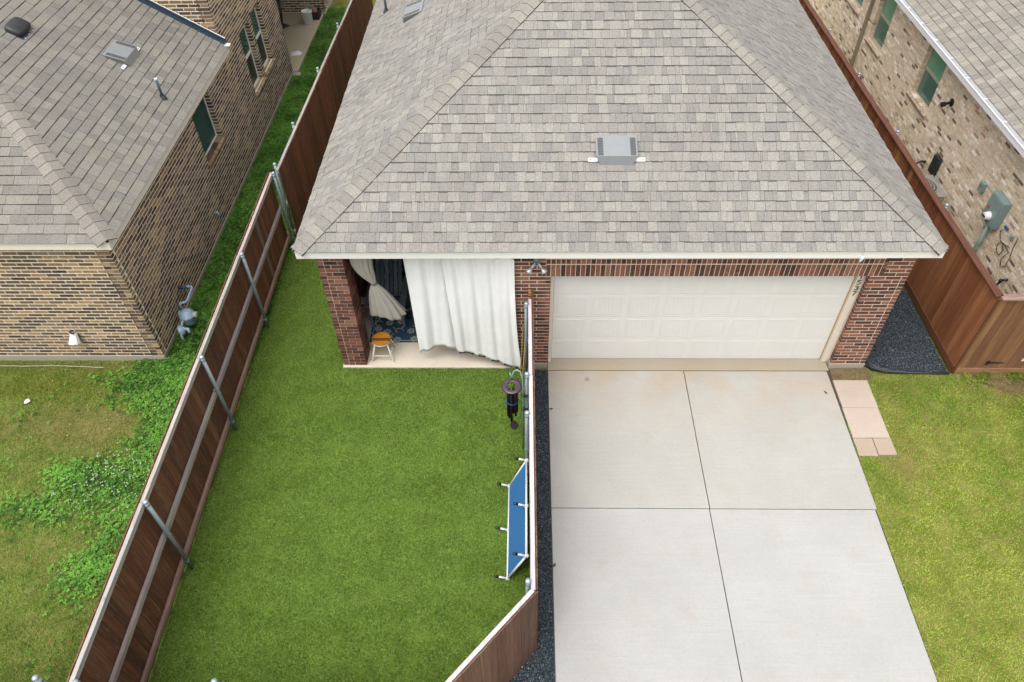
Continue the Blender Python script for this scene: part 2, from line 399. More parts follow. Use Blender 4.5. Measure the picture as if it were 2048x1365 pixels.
def clovers(x, y, z, size, cols, name, **kw):
    n = len(x); V = np.zeros((n, 3, 4, 3)); a0 = RNG.uniform(0, 6.28, n); zz = z + RNG.uniform(.015, .065, n); sz = RNG.uniform(size[0], size[1], n)
    for k in range(3):
        a = a0 + k*2.09; d = np.stack([np.cos(a), np.sin(a)], 1); p = np.stack([-np.sin(a), np.cos(a)], 1); t = RNG.uniform(-.5, .35, n)
        ti = RNG.uniform(-.3, .3, n)
        for j, (f, s_) in enumerate(((0.05, 0), (.6, .5), (1.05, 0), (.6, -.5))):
            V[:, k, j, 0] = x + d[:, 0]*f*sz + p[:, 0]*s_*sz; V[:, k, j, 1] = y + d[:, 1]*f*sz + p[:, 1]*s_*sz; V[:, k, j, 2] = zz + t*f*sz + ti*s_*sz
    return tri_mesh(name, V.reshape(-1, 4, 3), np.repeat(cols, 3, axis=0), M_LEAF, per=4, **kw)
def lerp(a, b, t): return np.asarray(a)[None, :]*(1-t[:, None]) + np.asarray(b)[None, :]*t[:, None]
def stones(poly, dens, size, z, name, pal, **kw):
    x, y = scatter(poly, dens); n = len(x); mb_v = np.zeros((n, 8, 3, 3)); r = RNG.uniform(size[0], size[1], n)
    base = np.array([(1, 0, 0), (-1, 0, 0), (0, 1, 0), (0, -1, 0), (0, 0, 1), (0, 0, -1)], float)
    Vv = base[None]*r[:, None, None]*RNG.uniform(.55, 1.15, (n, 6, 1)); Vv[:, :, 2] *= .7
    a = RNG.uniform(0, 6.28, n); b = RNG.uniform(-.7, .7, n)
    X_ = Vv[:, :, 0]*np.cos(b)[:, None] + Vv[:, :, 2]*np.sin(b)[:, None]; Z_ = -Vv[:, :, 0]*np.sin(b)[:, None] + Vv[:, :, 2]*np.cos(b)[:, None]
    Vv[:, :, 2] = Z_; Xr = X_*np.cos(a)[:, None] - Vv[:, :, 1]*np.sin(a)[:, None]; Yr = X_*np.sin(a)[:, None] + Vv[:, :, 1]*np.cos(a)[:, None]
    Vv[:, :, 0] = Xr + x[:, None]; Vv[:, :, 1] = Yr + y[:, None]; Vv[:, :, 2] += (z + RNG.uniform(0, .014, n))[:, None]
    F = [(0, 2, 4), (2, 1, 4), (1, 3, 4), (3, 0, 4), (2, 0, 5), (1, 2, 5), (3, 1, 5), (0, 3, 5)]
    for k, f in enumerate(F): mb_v[:, k] = Vv[:, f]
    c = np.array(pal)[RNG.choice(len(pal), n, p=None)]*RNG.uniform(.7, 1.3, (n, 1))
    return tri_mesh(name, mb_v.reshape(-1, 3, 3), np.repeat(c, 8, axis=0), M_STONE, **kw)

# ================================================================== THE GROUND
def sheet(name, poly, z, mat, t=.03, kind='structure', **kw):
    m = MB(); m.prism(poly, z-t, z); return m.build(name, mat, kind=kind, **kw)
def m_soil(name, a, b, s=3.0):
    n = NT(name); c = n.mix(n.ramp(n.noise(s, 5, .65), .36, .64), a, b); c = n.vary(c, n.noise(60, 3, .8), .7, 1.3)
    return n.done(c, .95, bump=n.noise(90, 4, .7), dist=.01, spec=.15)
M_SOIL = m_soil('lawn_soil', S(100, 110, 44, .72), S(134, 128, 74, .72)); M_SOILR = m_soil('dry_lawn_soil', S(118, 124, 46, .62), S(152, 142, 80, .62))
M_TURFB = m_soil('turf_backing', S(86, 112, 38, .72), S(106, 134, 52, .72)); M_GRAV = m_soil('gravel_bed', S(48, 54, 60), S(66, 74, 80), 30)
M_DIRT = m_soil('bare_dirt', S(112, 96, 70), S(140, 122, 88), 6)
sheet('ground', [(-400, -400), (400, -400), (400, 600), (-400, 600)], -.045, M_SOIL, .2)
TURF = [(-5.36, -6.3), (-1.33, -6.3), (-.275, -5.06), (-.275, .0), (-3.72, -.005), (-3.72, 14), (-5.10, 14), (-5.30, 3.56), (-5.47, 3.5)]
sheet('artificial_turf', TURF, 0, M_TURFB)
LAWN_L = [(-14, -6.3), (-5.37, -6.3), (-5.42, 3.4), (-5.22, 16), (-6.9, 18), (-7.04, 11), (-7.04, .15), (-14, .15)]
sheet('side_yard', LAWN_L, -.008, M_SOIL)
LAWN_R = [(4.953, -9), (16, -9), (16, -.1), (8.6, -.1), (5.85, -.17), (5.70, -.05), (4.99, -.12)]
sheet('front_lawn', LAWN_R, -.006, M_SOILR)
GR1 = [(-.26, -.09), (-.02, -.09), (-.01, -9), (-4.2, -9), (-4.2, -6.4), (-1.35, -6.32), (-.262, -5.08)]
GR2 = [(5.66, 13), (5.66, .12), (5.82, -.06), (6.3, -.13), (7.12, -.14), (7.12, 2), (7.0, 13)]
GR1v = [(-.26, -.09), (-.02, -.09), (-.01, -5.9), (-1.1, -5.9), (-.262, -5.08)]
sheet('gravel_strip', GR1, -.004, M_GRAV); sheet('gravel_bed', GR2, -.002, M_GRAV)
GPAL = KX([S(58, 66, 74), S(44, 50, 57), S(76, 86, 94), S(36, 40, 46), S(98, 108, 114), S(62, 72, 80), S(50, 58, 66), S(70, 78, 84)], 1.25)
stones(GR1v, 7000, (.008, .0165), .006, 'gravel', GPAL, kind='stuff'); stones([(5.66, 3.2), (5.66, .12), (5.82, -.06), (6.3, -.13), (7.12, -.14), (7.12, 3.2)], 6500, (.008, .0165), .006, 'gravel', GPAL, kind='stuff')
stones(GR1v, 26, (.008, .014), .016, 'pale_gravel', [S(190, 195, 195), S(150, 158, 160)], kind='stuff'); stones([(5.66, 3.2), (5.82, -.06), (7.1, -.14), (7.1, 3.2)], 26, (.008, .014), .016, 'pale_gravel', [S(190, 195, 195), S(150, 158, 160)], kind='stuff')
sheet('soil_gap', [(4.975, -2.0), (4.99, -2.0), (5.045, -.1), (4.985, -.1)], .0045, plain('dark_soil', (.05, .042, .03), .95, 0, .3))
sheet('dirt_patch', [(5.05, -.05), (5.72, -.03), (5.78, -.2), (5.7, -.34), (5.05, -.33)], .004, M_DIRT)
sheet('dirt_patch', [(7.5, -.14), (8.6, -.14), (8.6, -.62), (8.1, -.66), (7.7, -.42)], .002, M_DIRT)

# the drive: four poured slabs with joints between them
dr = MB(); dr.prism([(.0, -9), (4.95, -9), (4.99, -.1), (.0, -.095)], -.1, -.012); drive = dr.build('driveway', M_DECK, kind='structure')
J = .006
for (a, b, c, d_), mt in (((.0, 2.437-J, -2.905+J, -.105), M_CONC_S), ((2.437+J, 4.985, -2.905+J, -.108), M_CONC_S), ((.0, 2.43-J, -9, -2.905-J), M_CONC), ((2.43+J, 4.955, -9, -2.905-J), M_CONC)):
    m = MB(); m.b2((a, c, -.09), (b, d_, .012)); m.build('slab', mt, drive, bevel=.006)
m = MB(); m.b2((-.005, -.085, -.1), (5.03, .23, .008)); m.build('garage_apron', M_APRON, kind='structure', bevel=.006)
m = MB(); m.b2((-3.72, -.045, -.1), (-.60, 3.3, .035)); m.build('patio', M_SLAB, kind='structure', bevel=.008)

# grass: artificial turf, two weedy lawns, clover
x, y = scatter([(-5.335, -6.3), (-1.38, -6.3), (-.285, -5.08), (-.285, -.02), (-3.73, -.02), (-3.70, 4.0), (-5.46, 4.0)], 4800)
t = np.clip(RNG.normal(.5, .30, len(x)) + (fbm(x, y, 1.6)-.5)*.4 + (fbm(x*.10, y*2.6, 1.0)-.5)*.42 - .08, 0, 1)
ct = lerp(S(72, 106, 30, .64), S(160, 186, 88, .84), t); ct[RNG.random(len(x)) < .05] = S(186, 188, 118, .7)
blades(x, y, .0, (.022, .038), (.008, .0135), (.3, 1.0), ct, 'turf_blades', bias=(.0, -.25), kind='stuff')

def blob(x, y, cx, cy, rx, ry): return np.exp(-(((x-cx)/rx)**2 + ((y-cy)/ry)**2))
def clover_map(x, y):
    al = np.clip((x+6.75)/.35, 0, 1)*np.clip((y+1.9)/.6, 0, 1)
    m = np.maximum.reduce([blob(x, y, -6.95, -.35, .85, .75)*1.2, blob(x, y, -6.45, -1.0, .55, 1.2)*1.2, blob(x, y, -7.0, -2.45, 1.15, .55)*1.1, blob(x, y, -6.25, -2.3, .75, 1.6)*1.3, blob(x, y, -8.0, -2.9, .7, .35)*.8, blob(x, y, -6.75, -3.95, .6, .4)*.95, blob(x, y, -6.0, -3.2, .35, .8)*.7, np.where((y > -.1) & (x > -7.1), 1.2, 0)])
    return m*1.15 + (fbm(x, y, 3.1)-.5)*1.1
VIS_L = [(-10.6, .12), (-7.06, .12), (-7.03, 11.0), (-6.9, 11.05), (-6.88, 15.5), (-5.27, 15.5), (-5.38, 3.4), (-5.4, -6.25), (-8.6, -6.25)]
x, y = scatter(VIS_L, 2600); cm = clover_map(x, y); k = (RNG.random(len(x)) < np.clip((cm-.10)*1.0, 0, 1)**1.5*.8); x, y = x[k], y[k]
al = (y > .1)
t = np.clip(fbm(x, y, 2.3)*1.2 - .1 + RNG.normal(0, .3, len(x)), 0, 1); cc = lerp(S(44, 88, 22, .8), S(120, 172, 66, .98), t); cc[al] = lerp(S(38, 78, 22, .8), S(112, 162, 62, .95), t[al])
clovers(x, y, .0, (.017, .036), cc, 'clover', kind='stuff')
x, y = scatter(VIS_L, 5200); cm = clover_map(x, y); dry = np.clip(blob(x, y, -7.7, -1.35, .75, .4)*1.3 + blob(x, y, -8.9, -1.45, .9, .5)*.8 + blob(x, y, -7.6, -3.7, .9, .4)*.7 + blob(x, y, -8.6, -.05, 2.0, .14)*.8 + (fbm(x+40, y, 1.7)-.62)*1.0, 0, 1); moss = blob(x, y, -9.0, -.5, 1.3, .35)
k = (RNG.random(len(x)) < np.clip(1.05 - dry*.55 - np.clip(cm-.5, 0, 1)*.8, .1, 1)) & (y < .14); x, y, dry, moss = x[k], y[k], dry[k], moss[k]
t = np.clip(RNG.normal(.5, .25, len(x)) + (fbm(x, y, 3.5)-.5), 0, 1); cl = lerp(S(80, 114, 32, .86), S(150, 178, 78, 1.0), t)
q = (RNG.random(len(x)) < dry*.8); cl[q] = lerp(S(150, 128, 80), S(188, 172, 116), RNG.random(q.sum())); q = (RNG.random(len(x)) < moss*.8); cl[q] = lerp(S(110, 130, 14), S(160, 172, 32), RNG.random(q.sum()))
blades(x, y, -.005, (.02, .055), (.006, .011), (.4, .95), cl, 'weedy_grass', kind='stuff')
x, y = scatter([(-8.3, -3.1), (-6.2, -3.1), (-5.8, -1.5), (-7.2, -1.7)], 120); k = RNG.random(len(x)) < blob(x, y, -7.15, -2.35, .9, .6); x, y = x[k], y[k]
fl = MB(); fl.cur = S(232, 234, 214)
for a, b in zip(x, y): fl.lathe((a, b, .085), [(.004, 0), (.011, .004), (.012, .010), (.006, .017)], 6)
for a, b in [(-7.2+random.gauss(0, 1.0), -1.2+random.gauss(0, .9)) for _ in range(22)]:
    if a < -5.6 and b < 0: fl.lathe((a, b, .08), [(.004, 0), (.010, .004), (.011, .010), (.005, .016)], 6)
fl.build('clover_flowers', M_LEAF, kind='stuff')

VIS_R = [(4.952, -6.2), (6.6, -6.2), (8.55, -2.6), (8.55, -.16), (5.86, -.19), (5.72, -.06), (5.03, -.33), (4.985, -2.0)]
x, y = scatter(VIS_R, 5200); dry = np.clip(blob(x, y, 5.6, -2.15, .22, .2)*1.6 + blob(x, y, 6.35, -1.3, .45, .8)*.35 + blob(x, y, 5.85, -1.4, .18, .5)*.5 + blob(x, y, 5.35, -.2, .4, .14)*1.3 + blob(x, y, 8.1, -.42, .5, .2)*1.4 + (fbm(x+11, y+5, 1.9)-.58)*.9, 0, 1)
lush = np.clip(blob(x, y, 6.4, -.6, .75, .45)*1.0 + blob(x, y, 7.05, -1.6, .3, .9)*.9 + blob(x, y, 5.2, -2.3, .25, .4)*.7 + blob(x, y, 8.3, -1.4, .7, .6)*.8 + blob(x, y, 7.4, -.25, .9, .16)*.9 + (fbm(x+3, y+30, 1.6)-.42)*1.3, 0, 1)
k = RNG.random(len(x)) < np.clip(1.05 - dry*.6, .12, 1); x, y, dry, lush = x[k], y[k], dry[k], lush[k]
t = np.clip(RNG.normal(.5, .25, len(x)) + (fbm(x, y, 4.5)-.5)*.8, 0, 1); cr = lerp(S(126, 152, 46, .78), S(190, 204, 98, .92), t)
g = RNG.random(len(x)) < lush*.95; cr[g] = lerp(S(76, 122, 28, .76), S(144, 184, 66, .86), t[g]); q = RNG.random(len(x)) < dry*.7; cr[q] = lerp(S(176, 152, 100), S(214, 190, 140), RNG.random(q.sum()))
blades(x, y, -.004, (.02, .05), (.006, .011), (.4, .95), cr, 'lawn_grass', kind='stuff')
x, y = scatter([(7.0, -.45), (7.0, -.15), (8.5, -.15), (8.5, -.5)], 500); k = RNG.random(len(x)) < np.clip(fbm(x, y, 3.5)*1.6-.55, 0, 1); x, y = x[k], y[k]
clovers(x, y, .02, (.02, .04), lerp(S(84, 124, 26), S(160, 190, 60), RNG.random(len(x))), 'weeds', kind='stuff')

# ================================================================== MAIN HOUSE
H1 = thing('brick_house', (1, 4, 0), 'red brick house with hipped grey shingle roof, white double garage door and curtained patio', 'house')
SL = .621; ZE = 2.92; XL, XR = -3.91, 5.87; YE = -.235; WX = 5.058; PXR = 5.658; PXL = -3.701
PAL1 = KX([S(112, 72, 58), S(94, 60, 51), S(126, 83, 67), S(82, 54, 47), S(138, 96, 78), S(104, 66, 54), S(72, 50, 46), S(118, 77, 63), S(132, 88, 68), S(100, 68, 58)], 1.42)
w1 = MB()
OP = [(0, WX, .0, 2.19)]
yin = .092
core(w1, (-.60, 0, 0), X3, -Y3, .60+PXR, .1, 2.86, [(.60, .60+WX, -.1, 2.19)], a=.008)                                  # front wall round the garage door
core(w1, (PXR, 0, 0), Y3, X3, 14, .1, 2.86, a=.22)
w1.b2((PXL+.009, .009, .03), (-3.286-.009, .411, 2.86))                                                             # patio pillar
w1.b2((PXL+.02, .42, .03), (-3.594, 3.3, 2.62)); w1.b2((-.591, .21, .03), (-.40, 3.3, 2.86)); w1.b2((PXL+.01, 3.3, .0), (-.40, 3.5, 2.86)); w1.b2((PXL+.01, 3.5, 0), (PXL+.2, 14, 2.86)); w1.b2((PXL+.2, 13.8, 0), (PXR-.2, 14, 2.86))
w1.b2((PXL+.02, .03, 2.60), (-.60, .38, 2.86))
wall1 = w1.build('wall', MORT_MAIN, H1)
acc = []; CR = .0772; BL = .254
zb = .1
brick_run(acc, (-.60, 0, 0), X3, -Y3, .52, zb, 2.60, CR, BL, PAL1, seed=1)                                              # pier left of the door, to the soldier course
brick_run(acc, (-.08, 0, 0), X3, -Y3, .08, zb, 2.19, CR, BL, PAL1, seed=2)
brick_run(acc, (WX, 0, 0), X3, -Y3, PXR-WX, zb, 2.19, CR, BL, PAL1, start=2, end=2, seed=3)
brick_run(acc, (WX+.14, 0, 0), X3, -Y3, PXR-WX-.14, 2.184, 2.75, CR, BL, PAL1, seed=4)
brick_run(acc, (WX, .092+.01, 0), Y3, -X3, .0, zb, 2.19, CR, BL, PAL1)
for k in range(27):                                                                                                   # reveal bricks beside the door casing
    z = zb + k*CR + CR/2
    if k % 2 == 1: acc.append((Vector((WX+.046, .046, z)), Y3, -X3, (.046, .046, CR/2-.005), random.choice(PAL1)))
    if k % 2 == 1: acc.append((Vector((PXR-.046, .046, z)), Y3, X3, (.046, .046, CR/2-.005), random.choice(PAL1)))
brick_run(acc, (PXR, .10, 0), Y3, X3, 6, zb, 2.75, CR, BL, PAL1, seed=5)
s_ = -.075
while s_ < WX+.135:                                                                                                   # soldier course and rowlock over the door
    h = .034; acc.append((Vector((s_+h, .046+random.uniform(-.001, .0015), 2.19+.122)), Z3, -Y3, (.120, .046, h), random.choice(PAL1)))
    acc.append((Vector((s_+h, .046+random.uniform(-.001, .0015), 2.447+.052)), Z3, -Y3, (.047, .046, h), random.choice(PAL1)))
    s_ += 2*h+.0105
zp = .035
brick_run(acc, (PXL, 0, 0), X3, -Y3, .415, zp, 2.62, CR, .205, PAL1, start=1, end=2, seed=7)
brick_run(acc, (-3.286, 0, 0), Y3, X3, .42, zp, 2.62, CR, .21, PAL1, start=1, seed=8)
brick_run(acc, (PXL, .42, 0), -Y3, -X3, .42, zp, 2.62, CR, .21, PAL1, end=2, seed=9)
brick_run(acc, (-3.59, .42, 0), Y3, X3, 2.88, zp, 2.5, CR, BL, PAL1, seed=11)
brick_run(acc, (PXL, 3.3, 0), X3, -Y3, 3.1, zp, 2.5, CR, BL, PAL1, seed=10)
brick_objects(acc, wall1)
f1 = MB(); f1.b2((-.585, -.012, -.1), (-.012, .3, .1)); f1.b2((WX-.015, -.012, -.1), (PXR+.012, .3, .1)); f1.b2((PXR-.2, .3, -.1), (PXR+.012, 14, .1)); f1.build('foundation', M_FOUND, H1, bevel=.006)
# roof
sq = math.sqrt(1+SL*SL); WF = Vector((0, 1, SL))/sq; NF = Vector((0, -SL, 1))/sq; WL = Vector((1, 0, SL))/sq; NL = Vector((-SL, 0, 1))/sq; WR = Vector((-1, 0, SL))/sq; NR = Vector((SL, 0, 1))/sq
half = (XR-XL)/2; ZR = ZE + half*SL; YB = 13.5
rf = MB(); RX = (XL+XR)/2; dz = -.012
rf.add([(XL, YE, ZE+dz), (XR, YE, ZE+dz), (XR, YB, ZE+dz), (XL, YB, ZE+dz), (RX, YE+half, ZR+dz), (RX, YB-half, ZR+dz)], [(0, 1, 4), (1, 2, 5, 4), (2, 3, 5), (3, 0, 4, 5), (3, 2, 1, 0)])
roof1 = rf.build('roof', M_DECK, H1)
EXP = .162; smax = half*sq
TONE1 = KX([S(188, 183, 175), S(181, 176, 168), S(194, 189, 180), S(176, 171, 165), S(191, 185, 177), S(184, 177, 169), S(172, 167, 162), S(197, 192, 181), S(187, 180, 172), S(180, 175, 169)], 0.7)
sh = []
shingle_slope(sh, (XL, YE-.03, ZE-.006), X3, WF, NF, lambda w: w/sq, lambda w: (XR-XL)-w/sq, smax, EXP, TONE1, 21)
shingle_slope(sh, (XL-.03, YB, ZE-.006), -Y3, WL, NL, lambda w: w/sq, lambda w: (YB-YE)-w/sq, smax, EXP, TONE1, 22)
shingle_slope(sh, (XR+.03, YE, ZE-.006), Y3, WR, NR, lambda w: w/sq, lambda w: (YB-YE)-w/sq, smax, EXP, TONE1, 23)
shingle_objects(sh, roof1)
TONEH = KX([S(188, 181, 171), S(182, 175, 166), S(195, 188, 177), S(177, 170, 162)], 0.7)
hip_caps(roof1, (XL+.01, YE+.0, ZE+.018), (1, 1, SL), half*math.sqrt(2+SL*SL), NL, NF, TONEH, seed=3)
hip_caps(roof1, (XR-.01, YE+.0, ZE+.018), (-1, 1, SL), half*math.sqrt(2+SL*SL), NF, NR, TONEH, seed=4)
def fascia(house, a, b, th=.02, h=.145, z=ZE-.012, mat=None):
    m = MB(); m.b2((a[0], a[1], z-h), (b[0], b[1], z)); m.build('fascia', mat or M_WHITE, house, bevel=.003)
fascia(H1, (XL, YE, 0), (XR, YE+.02, 0)); fascia(H1, (XL, YE+.021, 0), (XL+.02, YB, 0)); fascia(H1, (XR-.02, YE+.021, 0), (XR, YB, 0))
m = MB(); m.b2((XL+.02, YE+.021, 2.79), (XR-.02, .0, 2.80)); m.b2((XL+.02, 0, 2.79), (PXL, YB, 2.80)); m.b2((PXR+.01, 0, 2.79), (XR-.02, YB, 2.80)); m.b2((PXL, .39, 2.62), (-.6, 3.3, 2.64)); m.build('soffit', M_WHITE, H1)
# garage door: four sections of eight raised panels, beaded
gd = MB(); gd.b2((.06, .215, .012), (WX-.11, .25, 2.17)); gdo = gd.build('garage_door', M_DOOR, H1)
DW = (WX-.17-.02)/8; SH = 2.15/4
for r in range(4):
    m = MB(); m.b2((.066, .190, .016+r*SH), (WX-.116, .214, .012+(r+1)*SH-.004)); m.build('door_section', M_DOOR, gdo, bevel=.004)
    pm = None
    for c in range(8):
        xc = .07 + (c+.5)*DW; zc = .014+(r+.5)*SH; m = MB(); w_, h_ = DW/2-.065, SH/2-.075
        for a in (-1, 1):
            m.b2((xc-w_, .1845, zc+a*h_-.012), (xc+w_, .1895, zc+a*h_+.012)); m.b2((xc+a*w_-.012, .1845, zc-h_+.0125), (xc+a*w_+.012, .1895, zc+h_-.0125))
        for j in range(7):
            xx = xc-w_+.018 + j*(2*w_-.036)/7; m.b2((xx, .1868, zc-h_+.016), (xx+(2*w_-.036)/7-.009, .1895, zc+h_-.016))
        m.build('door_panel', M_DOOR, gdo, bevel=.002)
m = MB(); m.b2((.001, .10, .012), (.058, .26, 2.185)); m.build('door_casing', M_CASE, H1, bevel=.004)
m = MB(); m.b2((WX-.108, .125, .012), (WX-.001, .26, 2.185)); m.build('door_casing', M_CASE, H1, bevel=.004)
m = MB(); m.b2((WX-.128, .178, .012), (WX-.109, .25, 2.17)); m.build('weather_strip', plain('brown_weather_strip', S(202, 170, 124), .7), H1)
m = MB(); m.b2((.059, .12, 2.172), (WX-.109, .26, 2.186)); m.build('door_casing', M_CASE, H1)
# house number 1537, black, stacked down the casing
DIG = {'1': [[(.25, .8), (.5, 1), (.5, 0)]], '5': [[(.9, 1), (.2, 1), (.15, .55), (.55, .65), (.85, .45), (.8, .15), (.45, 0), (.1, .12)]],
       '3': [[(.1, .88), (.45, 1), (.8, .88), (.8, .65), (.45, .52), (.85, .4), (.88, .15), (.5, 0), (.1, .12)]], '7': [[(.1, 1), (.9, 1), (.6, .5), (.4, 0)]]}
for k, ch in enumerate('1537'):
    m = MB(); z0 = 2.03 - k*.125; x0 = WX-.098
    for st in DIG[ch]: m.tube([(x0 + px*.078, .121, z0 + pz*.088) for px, pz in st], .0082, 5)
    m.build('house_number', M_BLACK, H1)
# security light over the pier
M_SILV = plain('silver_lamp', S(196, 204, 208), .3, .4); M_LAMPB = plain('lamp_bracket', S(112, 140, 152), .4, .3)
m = MB(); m.lathe((-.23, -.001, 2.53), [(.055, 0), (.055, .03), (.03, .05)], 16, (X3, Z3, -Y3)); fl_ = m.build('security_light', M_LAMPB, H1, label='silver twin-head security light')
for s in (-1, 1):
    m = MB(); a = Vector((-.23+s*.02, -.05, 2.52)); b = Vector((-.23+s*.085, -.11, 2.45)); m.tube([a, b], .019, 10); d_ = (b-a).normalized(); X_ = d_.orthogonal().normalized()
    m.lathe(b, [(.02, -.01), (.03, .02), (.058, .075), (.052, .08)], 16, (X_, d_.cross(X_), d_)); m.build('lamp_head', M_SILV, fl_, True)
m = MB(); m.lathe((4.66, YE-.012, 2.78), [(.004, -.09), (.02, -.05), (.034, .0), (.03, .03), (.008, .04)], 12); m.tube([(4.66, YE-.01, 2.82), (4.655, YE-.02, 2.87), (4.63, YE-.02, 2.89)], .006, 6); m.build('eave_clip', M_PVC, H1, label='small white plastic clip hanging from the eave')
def roof_vent(house, c, u, w, n, hw=.31, hl=.26, name='roof_vent', label=None, tabs=True):   # slant-back vent: u along eave, w upslope
    c = Vector(c); m = MB(); P = lambda a, b, h: c + u*a + w*b + n*h
    m.add([P(-hw, -hl, .115), P(hw, -hl, .115), P(hw, hl, .03), P(-hw, hl, .03), P(-hw+.07, -hl-.11, .0), P(hw-.07, -hl-.11, .0), P(hw, hl, 0), P(-hw, hl, 0)], [(0, 1, 2, 3), (4, 5, 1, 0), (1, 5, 6, 2), (4, 0, 3, 7), (2, 6, 7, 3), (4, 7, 6, 5)])
    o = m.build(name, M_STEEL, house, bevel=.006, label=label)
    wt_ = Vector(P(0, hl, .03)-P(0, -hl, .115)).normalized(); nt = u.cross(wt_).normalized(); mid = P(0, 0, .0725)
    for s in (-1, 1):
        g = MB()
        for j in range(11): g.box(mid + u*(s*(hw-.07)) + wt_*(-.175+j*.031) + nt*.002, (.042, .011, .003), (u, wt_, nt))
        g.build('vent_grille', M_VENTD, o)
        if tabs:
            g = MB(); q = P(s*(hw+.045), -hl-.02, .02); g.box(q, (.075, .03, .004), (u, w, n)); g.build('fixing_tab', M_PVC, o)
            g = MB(); g.lathe(P(s*(hw+.085), -hl-.02, .024), [(.012, 0), (.008, .006)], 8, (u, w, n)); g.build('screw', M_BLACK, o)
    return o
roof_vent(H1, Vector((.995, 1.17, ZE+SL*(1.17-YE)+.012)), X3, WF, NF, .32, .19)
pc = Vector((-2.66, 6.45, ZE+SL*(-2.66-XL)+.012)); roof_vent(H1, pc, -Y3, WL, NL, .30, .20, tabs=False)
def vent_pipe(house, p, h, n, w, u):
    p = Vector(p); m = MB(); m.tube([p, p+Z3*h], .026, 12); o = m.build('vent_pipe', M_PIPE, house, True)
    g = MB(); g.box(p - w*.06, (.10, .15, .006), (u, w, n)); g.lathe(p, [(.075, 0), (.06, .03), (.036, .07), (.034, .09)], 14); g.build('pipe_flashing', M_BLKP, o)
    g = MB(); g.lathe(p+Z3*h, [(.030, -.02), (.030, .006), (.02, .008)], 12); g.build('pipe_cap', M_PVC, o)
vent_pipe(H1, (-3.50, 7.65, ZE+SL*(-3.50-XL)), .42, NL, WL, -Y3)

# ================================================================== NEIGHBOUR HOUSE ON THE LEFT
H2 = thing('brick_house', (-9, 6, 0), 'tan and brown brick house with grey roof, left of the long fence', 'house')
LX = -7.04; LF = .15; EX2 = -6.85; EY2 = -.02
PAL2 = KX([S(112, 93, 74), S(94, 78, 64), S(132, 108, 82), S(80, 67, 57), S(150, 124, 92), S(104, 88, 72), S(120, 100, 80), S(88, 74, 63), S(160, 136, 102), S(76, 62, 52), S(126, 110, 94), S(98, 80, 64)], 1.5)
W2L = ((4.36, 5.40, 1.48, 2.52), (7.92, 8.70, 1.12, 2.58), (8.92, 9.70, 1.14, 2.62))
HOL = [(a-LF, b-LF, c, d_) for a, b, c, d_ in W2L]
w2 = MB(); core(w2, (-14, LF, 0), X3, -Y3, 14+LX-.22, .1, 2.86); core(w2, (LX, LF, 0), Y3, X3, 6.72-LF, .1, 2.86, HOL, a=.009)
core(w2, (LX, LF, 0), Y3, X3, 11.07-LF, .1, 6.2, HOL, a=6.72-LF+.009); core(w2, (-14, 6.72, 0), X3, -Y3, 14+LX-.22, 2.6, 6.2)
pw = MB(); core(pw, (-14, 14.95, 0), X3, -Y3, 7.12, .1, 2.75); core(pw, (-6.86, 14.95, 0), Y3, X3, 4, .1, 2.75, a=.22); pw.build('patio_wall', MORT_L, H2); w2.b2((-14, 11.05, .1), (LX-.25, 11.06, 6.2))
wall2 = w2.build('wall', MORT_L, H2); acc = []
brick_run(acc, (-14, LF, 0), X3, -Y3, 14+LX, .12, 2.8, CR, BL, PAL2, end=2, seed=31, jt=.0185)
brick_run(acc, (LX, LF, 0), Y3, X3, 11.07-LF, .12, 2.9, CR, BL, PAL2, HOL, start=1, seed=32, depth=.13, jt=.0185)
brick_run(acc, (LX, LF, 0), Y3, X3, 11.07-LF, .12+36*CR, 6.2, CR, BL, PAL2, s0=6.72-LF+.104, seed=33, jt=.0185)
brick_run(acc, (-10.5, 6.72, 0), X3, -Y3, 10.5+LX, 2.92, 6.2, CR, BL, PAL2, seed=34, jt=.0185)
brick_run(acc, (-11, 14.95, 0), X3, -Y3, 4.14, .12, 2.7, CR, BL, PAL2, end=2, seed=35, jt=.0185)
brick_run(acc, (-6.86, 14.95, 0), Y3, X3, 3, .12, 2.7, CR, BL, PAL2, start=1, seed=36, jt=.0185)
SILLC = [S(186, 158, 124), S(170, 142, 110), S(196, 170, 138), S(160, 134, 106)]
for (a, b, z, _) in W2L:      # rowlock sills, sloping out
    yy = a-.06
    while yy < b+.06:
        ax_n = Vector((.94, 0, -.34)); ax_z = Vector((.34, 0, .94)); acc.append((Vector((LX-.025, yy+.03, z-.052)), Y3, ax_n, (.028, .075, .044), random.choice(SILLC))); yy += .0665
brick_objects(acc, wall2)
f2 = MB(); f2.b2((-14, LF-.012, -.1), (LX+.012, LF+.2, .12)); f2.b2((LX-.2, LF+.2, -.1), (LX+.012, 11.07, .12)); f2.b2((-7.0, 14.9, -.1), (-6.845, 19, .12)); f2.build('foundation', M_FOUND, H2, bevel=.006)
rf = MB(); Y2 = 6.70; hx = 5.2; zr2 = ZE + hx*SL
rf.add([(-17.2, EY2, ZE+dz), (EX2, EY2, ZE+dz), (EX2, Y2, ZE+dz), (EX2-hx, EY2+hx, zr2+dz), (EX2-hx, Y2, zr2+dz), (-17.2, EY2+hx, zr2+dz), (-17.2, Y2, zr2+dz)], [(0, 1, 3, 5), (1, 2, 4, 3), (5, 3, 4, 6)])
rf.b2((-14, 6.73, 6.2), (LX+.2, 11.1, 6.35)); rf.b2((-14, 11.11, 2.76), (-6.6, 19, 2.9)); rf.b2((-14, LF, 2.87), (EX2-.25, 6.6, 2.88))
roof2 = rf.build('roof', M_DECK, H2)
